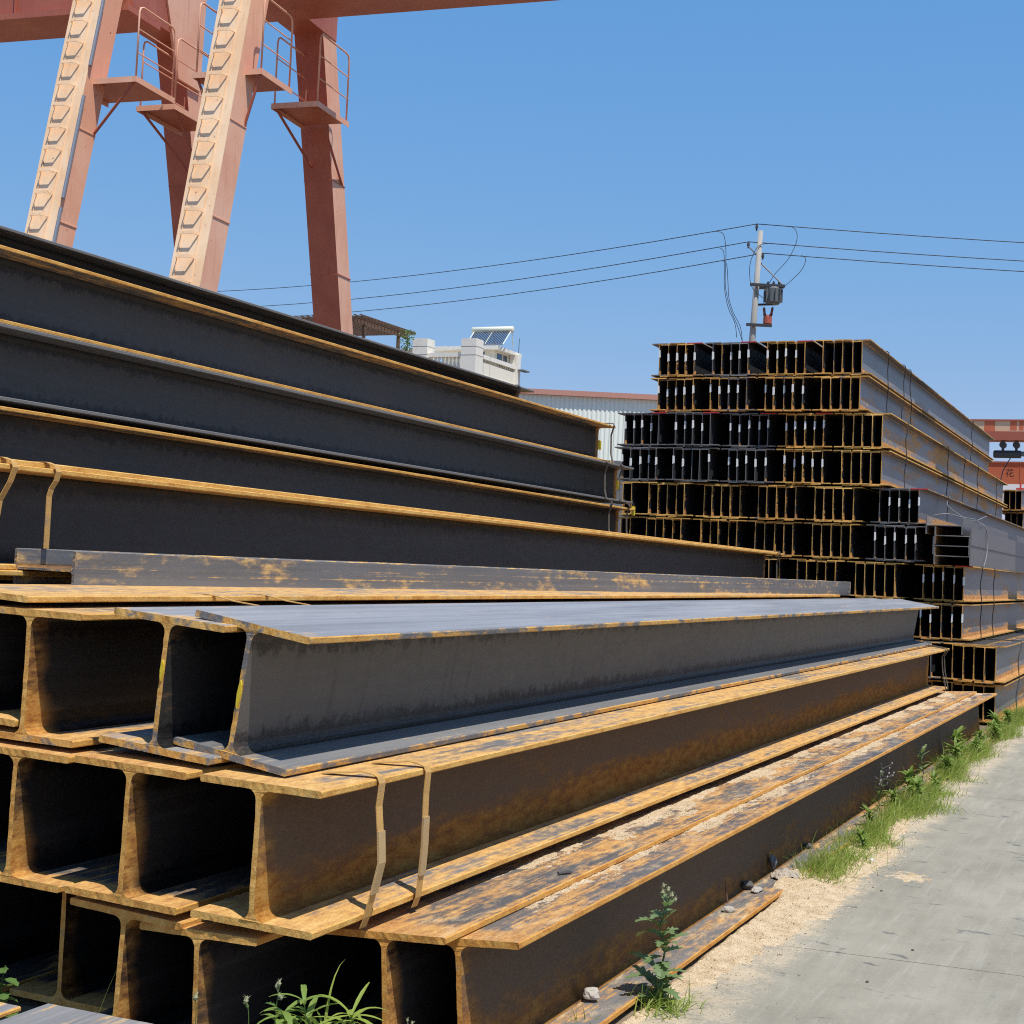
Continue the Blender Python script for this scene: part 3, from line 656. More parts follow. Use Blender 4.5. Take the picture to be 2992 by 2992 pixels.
# binding wires
def wire(label, pts, r=.006, mat='wire', group='binding wires on the far stack', sm=3):
    m = MB(); m.smooth = True; m.tube(spline(pts, sm), r, 5); o = m.build('binding_wire', M[mat]); tag(o, label, 'wire', group); return o
def spline(pts, n=6):
    P = [Vector(p) for p in pts]; out = []
    for i in range(len(P) - 1):
        a, b, c, d = P[max(i - 1, 0)], P[i], P[i + 1], P[min(i + 2, len(P) - 1)]
        for k in range(n):
            u = k / n; out.append(.5 * ((2 * b) + (c - a) * u + (2 * a - 5 * b + 4 * c - d) * u * u + (3 * b - a - 3 * c + d) * u ** 3))
    out.append(P[-1]); return out
def side_wire(label, y, row, dy=0.0):
    xr = ROWS[row][0] + TB / 2; z1 = TH + .434 * (10 - row) - .008; zm = z1 - .43; z0 = zm - .415
    j = lambda: rnd.uniform(-.05, .05)
    wire(label, [(xr - .5, y + j() * .5, z1 + .010), (xr - .1, y, z1 + .010), (xr + .008, y, z1 - .004), (xr - .012, y + dy * .3 + j(), z1 - .2), (xr + .008, y + dy * .5, zm + .01), (xr + .008, y + dy * .55, zm - .02), (xr - .012, y + dy * .8 + j(), zm - .22), (xr + .006, y + dy, z0 + .012), (xr - .05, y + dy, z0 - .006)])
for lab, y, row, dy in (('dark wire nearest the end around the top two rows of the far stack', 18.56, 1, .1), ('second dark wire around the top two rows of the far stack', 19.75, 1, .0), ('third dark wire around the top two rows of the far stack', 20.2, 1, .25), ('last wire around the top two rows near their far end', 26.6, 1, .0),
                        ('dark wire nearest the end around the third and fourth rows', 18.62, 3, -.12), ('second wire around the third and fourth rows', 22.0, 3, .1), ('third wire around the third and fourth rows', 23.75, 3, 0), ('fourth wire around the third and fourth rows', 25.4, 3, .1), ('last wire around the third and fourth rows', 28.0, 3, .2),
                        ('wire around the fifth and sixth rows of the far stack', 19.1, 5, .0), ('crooked dark wire nearest the end around the seventh and eighth rows', 18.25, 7, .12), ('second dark wire around the seventh and eighth rows', 19.5, 7, .08), ('dark wire around the two lowest rows of the far stack', 18.9, 9, -.25)):
    side_wire(lab, y, row, dy)
wire('bright loose wire twisted over the sideways beams', [(-2.75, 19.3, 2.58), (-2.72, 19.0, 2.45), (-2.45, 18.7, 2.28), (-2.30, 18.5, 2.25), (-2.20, 18.45, 2.18), (-2.19, 18.6, 2.05), (-2.185, 18.55, 1.85), (-2.185, 18.3, 1.71)], .006, 'wire_gray')
wire('pale loose wire tail beside the sideways beams', [(-2.30, 18.5, 2.26), (-2.25, 18.9, 2.33), (-2.35, 19.8, 2.36), (-2.45, 20.6, 2.39)], .005, 'wire_gray')
wire('second loose wire over the flanges of the sideways beams', [(-2.72, 17.75, 2.27), (-2.55, 17.8, 2.30), (-2.4, 17.95, 2.27), (-2.28, 18.2, 2.26)], .005, 'wire_gray')

# ------------------------------------------------------------------ gantry cranes
TH6 = R(6.0)
def crane(label, ox, girder_x, plat, rear_plat, conduit):
    """local frame: x along the girder, y along the rails. ox = local x of the left face of the legs"""
    root = empty('gantry_crane'); root.rotation_euler = (0, 0, TH6)
    tag(root, label, 'gantry crane', 'gantry cranes behind the near stack')
    W_, D_ = .52, .50
    yf = lambda z: 19.32 + (z - 9.64) * .221      # front face of front leg
    yr = lambda z: 21.67 - (z - 10.12) * .277     # front face of rear leg
    x0, x1 = ox, ox + W_
    zt = 9.75
    def leg(yfun, nm, m0, zt, fmat):
        m = MB(); zb = .25
        q = lambda z, y0, y1, a, b: [(a, y0, z), (b, y0, z), (b, y1, z), (a, y1, z)]
        m.hexa(q(zb, yfun(zb), yfun(zb) + D_ * .95, x0 + .015, x1 - .015), q(zt, yfun(zt), yfun(zt) + D_, x0, x1))
        m.mi[2] = 1; m.mi[5] = 1; m.mi[4] = 1
        return m.build(nm, [M[m0], M[fmat]], root)
    fl = leg(yf, 'leg', 'coral', 11.6, 'coral'); rl = leg(yr, 'leg', 'coral', 10.3, 'shaded_red')
    # sun-bleached face plate of the front leg, a few millimetres proud, with two stringers
    m = MB()
    q = lambda z, a, b, d0, d1: [(a, yf(z) - d1, z), (b, yf(z) - d1, z), (b, yf(z) - d0, z), (a, yf(z) - d0, z)]
    zt = 11.6; m.hexa(q(.3, x0 + .01, x1 - .01, .004, .016), q(zt, x0 - .012, x1 + .012, .004, .016))
    m.build('face_plate', M['cream'], fl)
    for sx_ in (.075, .36):
        m = MB(); m.hexa(q(.5, x0 + sx_, x0 + sx_ + .012, .016, .03), q(zt, x0 + sx_, x0 + sx_ + .012, .016, .03)); m.build('stringer', M['cream'], fl)
    for zz_ in (3.4, 6.2, 7.7):
        for yfun_, lg in ((yf, fl), (yr, rl)):
            m = MB(); m.box((x0 - .004, yfun_(zz_) - .004 if lg is rl else yfun_(zz_) + .01, zz_), (x1 + .006, yfun_(zz_) + D_ + .004, zz_ + .016)); m.build('weld_seam', M['coral' if lg is fl else 'shaded_red'], lg)
    # ladder rungs: bent flat bars standing off the face
    z = 1.0; 
    while z < 11.4:
        m = MB(); a, b = x0 + .075, x0 + .37; y = yf(z)
        out = .13
        m.ribbon([(a, y - .014, z), (a + .05, y - out, z + .004), (b - .05, y - out, z + .004), (b, y - .014, z)], (0, 0.2, 1), .045, .012)
        m.build('rung', M['cream'], fl); z += .352
    if conduit:
        m = MB(); m.tube([(x1 + .035, yf(1) - .02, 1), (x1 + .035, yf(6.4) - .02, 6.4)], .028, 8); m.build('conduit', M['conduit'], fl)
        m = MB(); m.tube([(x1 + .035, yf(6.55) - .02, 6.55), (x1 + .035, yf(8.2) - .02, 8.2)], .028, 8); m.build('conduit', M['conduit'], fl)
        m = MB(); m.tube([(x1 + .035, yf(8.7) - .02, 8.7), (x1 + .035, yf(9.8) - .02, 9.8)], .028, 8); m.build('conduit', M['conduit'], fl)
    # head: saddle joining both legs under the girder, bogies below
    m = MB(); m.hexa([(x0 - .02, 20.0, 9.98), (x1 + .02, 20.0, 9.98), (x1 + .02, yr(9.9) + .45, 9.98), (x0 - .02, yr(9.9) + .45, 9.98)],
                     [(x0 - .02, 20.0, 10.8), (x1 + .02, 20.0, 10.8), (x1 + .02, yr(9.9) + .45, 10.8), (x0 - .02, yr(9.9) + .45, 10.8)]); m.build('saddle', M['shaded_red'], root)
    m = MB(); m.box((x0 - .05, 16.2, .12), (x1 + .05, 25.6, .5)); b = m.build('bogie_beam', M['coral'], root)
    for y in (16.8, 18.0, 24.0, 25.2):
        m = MB(); m.tube([(x0 + .1, y, .17), (x1 - .1, y, .17)], .2, 16); m.build('wheel', M['iron_dark'], b)
    # girder
    ga, gb = girder_x
    m = MB(); m.box((ga, 20.06, 9.97), (gb, 20.74, 11.07)); gd = m.build('girder', M['shaded_red'], root)
    m = MB(); m.box((ga, 19.93, 9.87), (gb, 20.87, 9.967)); m.build('bottom_flange', M['shaded_red'], gd)
    m = MB(); m.box((ga, 19.99, 11.073), (gb, 20.81, 11.11)); m.build('top_flange', M['coral'], gd)
    k = ga + .8
    while k < gb:
        m = MB(); m.box((k, 20.01, 9.97), (k + .012, 20.058, 11.07)); m.build('stiffener', M['shaded_red'], gd); k += 1.5
    # platforms
    def platform(px0, px1, py0, py1, z, rails, ylow, yfun, side):
        m = MB(); m.box((px0, py0, z - .012), (px1, py1, z)); d = m.build('platform', M['shaded_red'], root)
        m = MB(); m.box((px0, py0 - .006, z - .085), (px1, py0 - .001, z + .002)); m.box((px1 + .001, py0, z - .085), (px1 + .007, py1, z + .002)); m.box((px0 - .007, py0, z - .085), (px0 - .001, py1, z + .002)); m.build('kick_plate', M['coral'], d)
        for x in rails:
            m = MB(); m.smooth = True; r_ = .10; a, b = py0 + .04, py1 - .04
            path = [(x, a, z), (x, a, z + 1.1 - r_), (x, a + r_ * .3, z + 1.1 - r_ * .3), (x, a + r_, z + 1.1), (x, b - r_, z + 1.1), (x, b - r_ * .3, z + 1.1 - r_ * .3), (x, b, z + 1.1 - r_), (x, b, z)]
            m.tube(path, .015, 7); rl_ = m.build('railing', M['coral'], d)
            for hh in (.38, .74):
                m = MB(); m.tube([(x, a, z + hh), (x, b, z + hh)], .010, 6); m.build('rail_bar', M['coral'], rl_)
        for x in (px0 + .03, px1 - .03):
            m = MB(); m.tube([(x, py0 + .05 if side < 0 else py1 - .05, z - .03), (min(max(x, x0 + .02), x1 - .02), yfun(z - .85) + (.0 if side > 0 else D_ * .9), z - .85)], .022, 6); m.build('brace', M['red_paint'], d)
        m = MB(); m.hexa([(x0, yfun(z - .4), z - .4), (x1, yfun(z - .4), z - .4), (x1, yfun(z - .4) + .1, z - .4), (x0, yfun(z - .4) + .1, z - .4)], [(x0, min(py0, yfun(z)) + .05, z - .09), (x1, min(py0, yfun(z)) + .05, z - .09), (x1, yfun(z) + .1, z - .09), (x0, yfun(z) + .1, z - .09)]); 
    platform(ox + plat[0], ox + plat[1], plat[2], plat[3], 8.55, plat[4], 0, yf, -1)
    platform(ox + rear_plat[0], ox + rear_plat[1], rear_plat[2], rear_plat[3], 8.55, rear_plat[4], 0, yr, -1)
    return root
XL = -11.42
c2 = crane('faded coral gantry crane whose girder runs overhead toward the right', XL, (XL - .1, XL + 24), (-.36, .78, 19.27, 20.25, (XL - .33, XL + .75)), (.12, .93, 20.85, 22.0, (XL + .15, XL + .90)), False)
c1 = crane('faded coral gantry crane with a conduit on its ladder leg, girder running to the left', XL - 2.6, (XL - 26, XL - 2.0), (.06, 1.27, 19.25, 20.35, (XL - 2.6 + 1.24,)), (.42, 1.12, 20.6, 22.0, (XL - 2.6 + .46, XL - 2.6 + 1.09)), True)

m = MB(); xe = XL - 2.6 + .525
m.hexa([(xe, 21.55, 9.3), (xe + .05, 21.55, 9.3), (xe + .05, 22.25, 9.3), (xe, 22.25, 9.3)], [(xe, 20.7, 11.4), (xe + .05, 20.7, 11.4), (xe + .05, 22.3, 11.4), (xe, 22.3, 11.4)])
m.build('end_plate', M['coral'], c1)

# ------------------------------------------------------------------ electricity pole and lines
pole = tag(empty('electricity_pole', (-11.67, 40.85, 0)), 'leaning concrete electricity pole with transformer behind the far stack', 'electricity pole')
PB = Vector((-11.67, 40.85, 0)); PT = Vector((-11.24, 40.70, 11.15))
pz = lambda z: PB + (PT - PB) * (z / 11.15) - PB
m = MB(); m.smooth = True; m.tube([pz(0), pz(4), pz(8), pz(11.15)], [.15, .12, .09, .07], 14); m.build('shaft', M['concrete_pole'], pole)
def crossarm(z, a, b, nm='crossarm'):
    p = pz(z); d = Vector((.91, .41, 0)); mm = MB()
    mm.box((a, -.16, z - .04), (b, -.10, z + .04), mat=Matrix.Translation((p.x, p.y, 0)) @ Matrix.Rotation(math.atan2(.41, .91), 4, 'Z')); return mm.build(nm, M['iron_dark'], pole)
crossarm(9.60, -.2, .78); crossarm(8.47, -.22, .5)
loc = lambda v: Vector(v) - PB
for a, b in (((-11.30, 40.75, 10.33), (-10.58, 40.95, 9.62)), ((-11.30, 40.7, 10.45), (-11.52, 40.5, 10.68))):
    m = MB(); m.tube([loc(a), loc(b)], .022, 6); m.build('stay_bar', M['wire_gray'], pole)
for p, hgt in (((-11.344, 40.646, 11.14), .19), ((-11.53, 40.53, 10.63), .17), ((-11.154, 40.73, 10.34), .17)):
    m = MB(); q = loc(p); m.tube([q, q + Vector((0, 0, hgt * .4)), q + Vector((0, 0, hgt * .45)), q + Vector((0, 0, hgt))], [.02, .03, .045, .03], 8); m.build('insulator', M['iron_dark'], pole)
# transformer
tr_ = tag(empty('pole_transformer', (-10.86, 40.92, 9.07)), 'grey finned transformer hanging beside the concrete pole', 'transformer')
m = MB(); m.tube([(0, 0, .02), (0, 0, .08), (0, 0, .46), (0, 0, .50)], [.17, .215, .215, .18], 16); m.build('tank', M['tank_grey'], tr_)
for k in range(12):
    a = 2 * math.pi * k / 12; m = MB(); m.box((.21, -.008, .08), (.275, .008, .44), mat=Matrix.Rotation(a, 4, 'Z')); m.build('fin', M['tank_grey'], tr_)
for dx in (-.16, .0, .16):
    m = MB(); m.tube([(dx, 0, .5), (dx, 0, .56), (dx, 0, .58), (dx, 0, .64), (dx, 0, .68)], [.025, .045, .03, .04, .015], 8); m.build('bushing', M['iron_dark'], tr_)
m = MB(); m.box((-.42, -.05, .47), (.30, .05, .53)); m.build('bracket', M['iron_dark'], tr_)
m = MB(); m.box((-.46, -.04, .0), (-.0, .04, .05)); m.build('bracket', M['iron_dark'], tr_)
sw = tag(empty('switch_unit', (-10.98, 40.88, 8.51)), 'small rusty red switch unit with two insulator horns below the transformer', 'switch')
m = MB(); m.tube([(0, 0, 0), (0, 0, .03), (0, 0, .22), (0, 0, .27)], [.10, .125, .12, .07], 12); m.build('case', M['insul_red'], sw)
for dx in (-.09, .10):
    m = MB(); m.tube([(dx * .8, 0, .22), (dx, 0, .30), (dx * 1.05, 0, .32), (dx * 1.25, 0, .45), (dx * 1.3, 0, .5)], [.035, .05, .035, .04, .015], 8); m.build('horn', M['insul'], sw)
def power(label, pts, r=.016, group=None, n=10):
    m = MB(); m.smooth = True; m.tube(spline(pts, n), r, 5); o = m.build('power_line', M['wire']); tag(o, label, 'power line', group); return o
def cat(a, b, sag, n=14):
    a = Vector(a); b = Vector(b); return [a.lerp(b, k / n) - Vector((0, 0, sag * 4 * (k / n) * (1 - k / n))) for k in range(n + 1)]
tops = [(-11.344, 40.646, 11.34), (-11.54, 40.55, 10.82), (-11.154, 40.74, 10.52)]
lefts = [(-62, 62, 15.4), (-61, 62.6, 14.6), (-59.5, 63.2, 14.1)]
for k in range(3):
    nm = ('uppermost', 'middle', 'lowest')[k]
    power(f'{nm} black power line running left from the concrete pole', cat(tops[k], lefts[k], 1.15), .0125, 'power lines', 2)
    power(f'{nm} black power line running right from the concrete pole', cat(tops[k], (tops[k][0] + 42, tops[k][1] + 19, tops[k][2] + 1.5), .75), .0125, 'power lines', 2)
d42 = lambda u, v: None
power('looping jumper cable from the top line down to the transformer', [(-10.47, 41.05, 11.32), (-10.33, 41.1, 11.2), (-10.30, 41.1, 10.9), (-10.5, 41.05, 10.4), (-10.85, 40.95, 9.95), (-10.98, 40.92, 9.7)], .009, 'jumper cables')
power('outer jumper cable bowing right of the transformer', [(-10.17, 41.2, 10.52), (-10.05, 41.22, 10.4), (-10.15, 41.2, 10.1), (-10.45, 41.1, 9.75), (-10.75, 40.98, 9.45)], .009, 'jumper cables')
power('jumper cable from the middle line along the concrete pole', [(-11.02, 40.78, 10.80), (-11.25, 40.6, 10.7), (-11.42, 40.5, 10.3), (-11.45, 40.5, 9.9), (-11.36, 40.55, 9.5), (-11.1, 40.75, 9.25)], .009, 'jumper cables')
zz = [((-12.4, 40.2, 11.08), (-12.2, 40.3, 11.0), (-12.12, 40.35, 10.5), (-12.1, 40.36, 9.6), (-11.95, 40.4, 8.95), (-11.72, 40.5, 8.4), (-11.62, 40.6, 8.05)),
      ((-12.28, 40.25, 10.62), (-12.17, 40.3, 10.5), (-12.14, 40.34, 10.0), (-12.12, 40.36, 9.5), (-12.0, 40.4, 8.95), (-11.8, 40.45, 8.5), (-11.74, 40.5, 8.1)),
      ((-12.2, 40.3, 10.26), (-12.08, 40.34, 10.15), (-12.02, 40.36, 9.6), (-11.98, 40.38, 9.2), (-11.85, 40.42, 8.8), (-11.65, 40.5, 8.4), (-11.6, 40.6, 8.0))]
for k, p in enumerate(zz):
    power(('outermost', 'middle', 'innermost')[k] + ' drop cable hanging left of the concrete pole', p, .009, 'drop cables left of the pole')

# ------------------------------------------------------------------ white house with balustrade
H0 = (-22.0, 44.7)
house = tag(empty('house', (-24.5, 46.7, 0)), 'white stone house with roof balustrade and solar water heater', 'house'); HO = Vector((-24.5, 46.7, 0))
def hb(name, a, b, mat, parent=house): return boxpart(name, Vector(a) - HO, Vector(b) - HO, M[mat], parent)
hb('wall', (-33, 44.95, 0), (-22.05, 48.32, 7.6), 'stucco')
hb('cornice', (-33.1, 44.78, 7.602), (-21.95, 48.36, 7.75), 'stone')
pil = lambda x0, y0, z1, s=.56: hb('pillar', (x0, y0, 7.752), (x0 + s, y0 + s, z1), 'stone')
for x0, y0, z1 in ((-22.52, 44.72, 8.93), (-24.38, 44.72, 8.96)):
    p = pil(x0, y0, z1)
    hb('joint_band', (x0 - .006, y0 - .006, z1 - .27), (x0 + .566, y0 + .566, z1 - .262), 'clad_dark', p); hb('joint_band', (x0 - .006, y0 - .006, z1 - .56), (x0 + .566, y0 + .566, z1 - .552), 'clad_dark', p)
hb('pillar', (-22.22, 48.0, 7.752), (-21.93, 48.35, 8.86), 'stone')
hb('handrail', (-23.82, 44.82, 8.33), (-22.52, 45.1, 8.47), 'stone'); hb('handrail', (-22.3, 45.28, 8.33), (-21.98, 48.0, 8.47), 'stone'); hb('handrail', (-30, 44.82, 8.5), (-24.38, 45.1, 8.62), 'stone')
def baluster(x, y):
    m = MB(); m.smooth = True; q = Vector((x, y, 0)) - HO
    m.tube([q + Vector((0, 0, z)) for z in (7.752, 7.80, 7.86, 8.0, 8.1, 8.2, 8.28, 8.33)], [.05, .05, .035, .065, .05, .03, .045, .05], 8); m.build('baluster', M['stone'], house)
for k in range(9): baluster(-23.74 + k * .145, 44.96)
for k in range(18): baluster(-22.14, 45.38 + k * .15)
hb('parapet_panel', (-22.02, 45.28, 7.752), (-21.99, 48.0, 8.20), 'stucco'); 
ph = hb('penthouse_wall', (-24.2, 46.75, 7.752), (-22.25, 48.3, 8.83), 'stucco')
hb('penthouse_roof', (-24.75, 46.45, 8.832), (-22.0, 48.55, 8.95), 'stone')
for a, b in (((-23.35, 46.738, 8.2), (-22.62, 46.748, 8.78)), ((-22.248, 47.0, 8.2), (-22.238, 47.85, 8.76))):
    f_ = hb('window', a, b, 'glass')
    if a[0] < -23: hb('frame', (-22.99, 46.728, 8.2), (-22.95, 46.737, 8.78), 'stone', f_)
    else: hb('frame', (-22.237, 47.4, 8.2), (-22.228, 47.44, 8.76), 'stone', f_)
hb('eave', (-21.925, 48.1, 8.30), (-21.72, 48.7, 8.34), 'clad_dark')
so_ = tag(empty('solar_water_heater', (-22.6, 46.9, 8.97)), 'solar water heater with cream tank and dark tubes on the white house', 'solar water heater')
m = MB(); m.smooth = True; m.tube([(-.78, .35, .66), (-.76, .35, .66), (.80, .35, .66), (.82, .35, .66)], [.09, .115, .115, .09], 16); m.build('tank', M['tank_cream'], so_)
for k in range(22):
    x = -.62 + k * .062; m = MB(); m.tube([(x, -.3, .04), (x, .3, .60)], .019, 6); m.build('tube', M['tube_glass'], so_)
m = MB(); m.box((-.68, -.36, .01), (.74, -.30, .06)); m.build('manifold', M['conduit'], so_)
for x in (-.68, .05, .76):
    m = MB(); m.tube([(x, -.33, .03), (x, .32, .62)], .018, 6); m.tube([(x, .55, .0), (x, .36, .58)], .015, 6); m.build('support', M['tank_cream'], so_)
m = MB(); m.tube([(-22.08, 48.45, 8.95), (-22.08, 48.45, 9.5)], .012, 5); tag(m.build('lightning_rod', M['iron_dark']), 'thin rod on the corner of the white house roof', 'rod')
# pergola on the roof
pg = tag(empty('pergola', (-26.6, 45.0, 7.75)), 'dark wooden rooftop pergola with slatted roof behind the crane leg', 'pergola')
PO = Vector((-26.6, 45.0, 7.75))
for x, y in ((-26.45, 44.9), (-28.9, 44.9), (-26.45, 47.4), (-28.9, 47.4)):
    boxpart('post', Vector((x - .05, y - .05, 7.75)) - PO, Vector((x + .05, y + .05, 9.5)) - PO, M['wood'], pg)
for x in (-26.42, -28.9):
    boxpart('beam', Vector((x - .05, 44.2, 9.5)) - PO, Vector((x + .05, 48, 9.62)) - PO, M['wood'], pg)
for k in range(16):
    y = 44.25 + k * .24
    boxpart('slat', Vector((-29.4, y, 9.625)) - PO, Vector((-26.0, y + .05, 9.70)) - PO, M['wood'], pg)
for k in range(14):
    x = -29.3 + k * .24
    boxpart('slat', Vector((x, 44.1, 9.702)) - PO, Vector((x + .04, 48.1, 9.75)) - PO, M['wood'], pg)
# creeper on the roof corner
cr = MB()
for k in range(260):
    p = Vector((-24.62 + rnd.gauss(0, .13), 44.75 + rnd.gauss(0, .1), 8.5 + rnd.uniform(0, .75)))
    d = Vector((rnd.gauss(0, 1), rnd.gauss(0, 1), rnd.gauss(0, .7))).normalized() * .06; e = d.orthogonal().normalized() * .03
    cr.add([p, p + d * .5 + e, p + d, p + d * .5 - e], [(0, 1, 2, 3)])
pl = tag(empty('creeper', (-24.62, 44.75, 8.5)), 'green creeper on the roof edge between pergola and pillar', 'plant')
cr.v = [(x + 24.62, y - 44.75, z - 8.5) for x, y, z in cr.v]; cr.build('foliage', M['leaf'], pl)
m = MB(); m.tube([(0, 0, 0), (.03, 0, .3), (-.02, 0, .6)], .02, 5); m.build('stem', M['wood'], pl)

# ------------------------------------------------------------------ warehouse
wh = tag(empty('warehouse', (-22, 58, 0)), 'pale green ribbed metal warehouse with red roof trim', 'warehouse'); wh.rotation_euler = (0, 0, math.atan2(58.616 - 56.356, -20.365 + 25.358))
boxpart('core', (-14, .06, 0), (7, 20, 8.5), M['clad'], wh)
boxpart('plinth', (-14, .0, 0), (7, .058, 5.9), M['clad_dark'], wh)
for k in range(58):
    x = -6 + k * .19; m = MB()
    m.v += [(x, .055, 5.9), (x + .03, .038, 5.9), (x + .10, .038, 5.9), (x + .13, .055, 5.9), (x, .055, 8.5), (x + .03, .038, 8.5), (x + .10, .038, 8.5), (x + .13, .055, 8.5)]
    m.f += [(0, 1, 5, 4), (1, 2, 6, 5), (2, 3, 7, 6), (4, 5, 6, 7)]; m.mi = [0] * 4
    m.build('rib', M['clad'], wh)
boxpart('roof_trim', (-14.1, -.15, 8.503), (7.1, .3, 8.72), M['trim_red'], wh)

# ------------------------------------------------------------------ far crane and sign at the right edge
fc = tag(empty('far_gantry_crane', (-8, 79, 0)), 'distant gantry crane with tan girder painted in red blocks, at the photo edge', 'gantry crane')
boxpart('girder', (-3.5, -.5, 9.27), (16, .5, 9.80), M['tan'], fc)
boxpart('girder_rail', (-3.5, -.56, 9.803), (16, .56, 9.88), M['red_paint'], fc)
boxpart('bottom_flange', (-3.5, -.62, 8.83), (16, .62, 9.267), M['red_paint'], fc)
for a, b in ((-1.6, -1.08), (-.35, -.03), (.08, .3), (.5, .9), (1.2, 1.6)):
    boxpart('painted_block', (a, -.506, 9.34 if a > -1 else 9.275), (b, -.501, 9.80), M['sign_red'], fc)
for x in (12, 15.5):
    boxpart('leg', (x, -.3, 0), (x + .5, .3, 8.83), M['red_paint'], fc)
boxpart('leg', (-3.5, -.3, 0), (-3.0, .3, 8.83), M['red_paint'], fc)
ht = tag(empty('hoist_trolley', (-8.4, 78.9, 7.9)), 'black electric hoist hanging under the distant tan girder', 'hoist')
m = MB(); m.tube([(-.75, 0, .25), (-.7, 0, .25), (.55, 0, .25), (.6, 0, .25)], [.16, .2, .2, .15], 12); m.build('drum', M['iron_dark'], ht)
for x in (-.3, .35):
    m = MB(); m.tube([(x, -.2, .72), (x, .2, .72)], .17, 12); m.build('wheel', M['iron_dark'], ht); boxpart('hanger', (x - .06, -.08, .4), (x + .06, .08, .95), M['iron_dark'], ht)
m = MB(); m.tube([(.6, 0, .28), (1.0, 0, .26)], .13, 10); m.build('motor', M['tank_grey'], ht)
m = MB(); m.tube([(.1, 0, .1), (-.25, -.1, -.6), (-.35, -.1, -1.1)], .03, 6); m.build('rope', M['iron_dark'], ht)
sg = tag(empty('signboard', (-8, 81, 0)), 'red and white trade signboard with dark characters under the distant crane', 'signboard')
boxpart('panel', (-2.2, 0, 6.78), (8, .1, 7.86), M['sign_red'], sg); boxpart('panel', (-2.2, -.02, 5.55), (8, .08, 6.775), M['sign_white'], sg)
boxpart('top_rail', (-2.25, -.05, 7.862), (8.05, .15, 7.95), M['red_paint'], sg)
for x in (-2.1, 1.5, 7.8): boxpart('post', (x, .11, 0), (x + .15, .26, 7.8), M['red_paint'], sg)
for x in (-.05, .3): boxpart('batten', (x, -.02, 6.8), (x + .05, -.001, 7.85), M['sign_red'], sg)
RX = Matrix.Rotation(R(90), 4, 'X')
for ch, x, z, s_, mt, y in (('花', -.55, 7.33, .46, 'ink', -.003), ('纹', .48, 7.33, .46, 'ink', -.003), ('板', 1.5, 7.33, .46, 'ink', -.003), ('板', .35, 6.15, 1.25, 'char_red', -.023), ('材', 1.75, 6.15, 1.25, 'char_red', -.023)):
    o = text_mesh('character', ch, s_, M[mt], .002, sg); o.matrix_local = Matrix.Translation((x, y, z)) @ RX

# ------------------------------------------------------------------ weeds, grass
def blade(m, p, d, ln, wd, droop, n=4):
    p = Vector(p); d = Vector(d).normalized(); sd = d.cross(Vector((0, 0, 1)))
    sd = sd.normalized() if sd.length > 1e-4 else Vector((1, 0, 0))
    a = rnd.uniform(0, 6.28); sd = (Matrix.Rotation(a * .25, 3, d) @ sd)
    vs = []; q = p.copy(); dd = d.copy()
    for k in range(n + 1):
        ww = wd * (1 - (k / n) ** 1.6) * (.75 + .25 * min(1, k))
        if k == n: vs.append(q.copy())
        else: vs += [q - sd * ww, q + sd * ww]
        q = q + dd * (ln / n); dd = (dd + Vector((d.x * droop, d.y * droop, -droop)) * (.5 + k / n)).normalized()
    fs = [(2 * k, 2 * k + 1, 2 * k + 3, 2 * k + 2) for k in range(n - 1)] + [(2 * n - 2, 2 * n - 1, 2 * n)]
    m.add(vs, fs)
def dirv(az, el): return Vector((math.cos(az) * math.cos(el), math.sin(az) * math.cos(el), math.sin(el)))
gm = MB(); gd_ = MB()
def dens(y): return .45 + 1.1 * fbm(y * 1.1, 2.2, 1)
cnt = 0
while cnt < 24000:
    y = rnd.uniform(7.35, 18.2) if rnd.random() < .86 else rnd.uniform(18.2, 30)
    if y < 9.0: xc, ws = -1.66, .075
    elif y < 9.7: xc, ws = -1.68, .04
    elif y < 12: xc, ws = -1.66, .085
    elif y < 18.2: xc, ws = -1.70, .07
    else: xc, ws = -1.72, .06
    if rnd.random() > max(.08, dens(y)): continue
    x = xc + .02 + rnd.gauss(0, ws * (.55 + .9 * max(0, min(1, .5 + 1.2 * fbm(y * 2.3, 8.1)))))
    if x < -1.76 and y < 16.1 and rnd.random() < .85: continue
    cnt += 1
    hh = rnd.uniform(.03, .13) * (1.8 if rnd.random() < .06 else 1) * (1.0 if y < 9.5 else 1.15) * (.7 + .5 * dens(y * 3))
    blade(gd_ if rnd.random() < .10 else gm, (x, y, GZ), dirv(rnd.uniform(0, 6.28), rnd.uniform(.55, 1.45)), hh, rnd.uniform(.0012, .003), rnd.uniform(.1, .45), 3)
gm.v += []; tag(gm.build('grass', M['grass']), 'bright green grass along the foot of the roadside beam', 'grass', kind='stuff')
tag(gd_.build('grass', M['drygrass']), 'dry straw-coloured blades among the roadside grass', 'grass', kind='stuff')

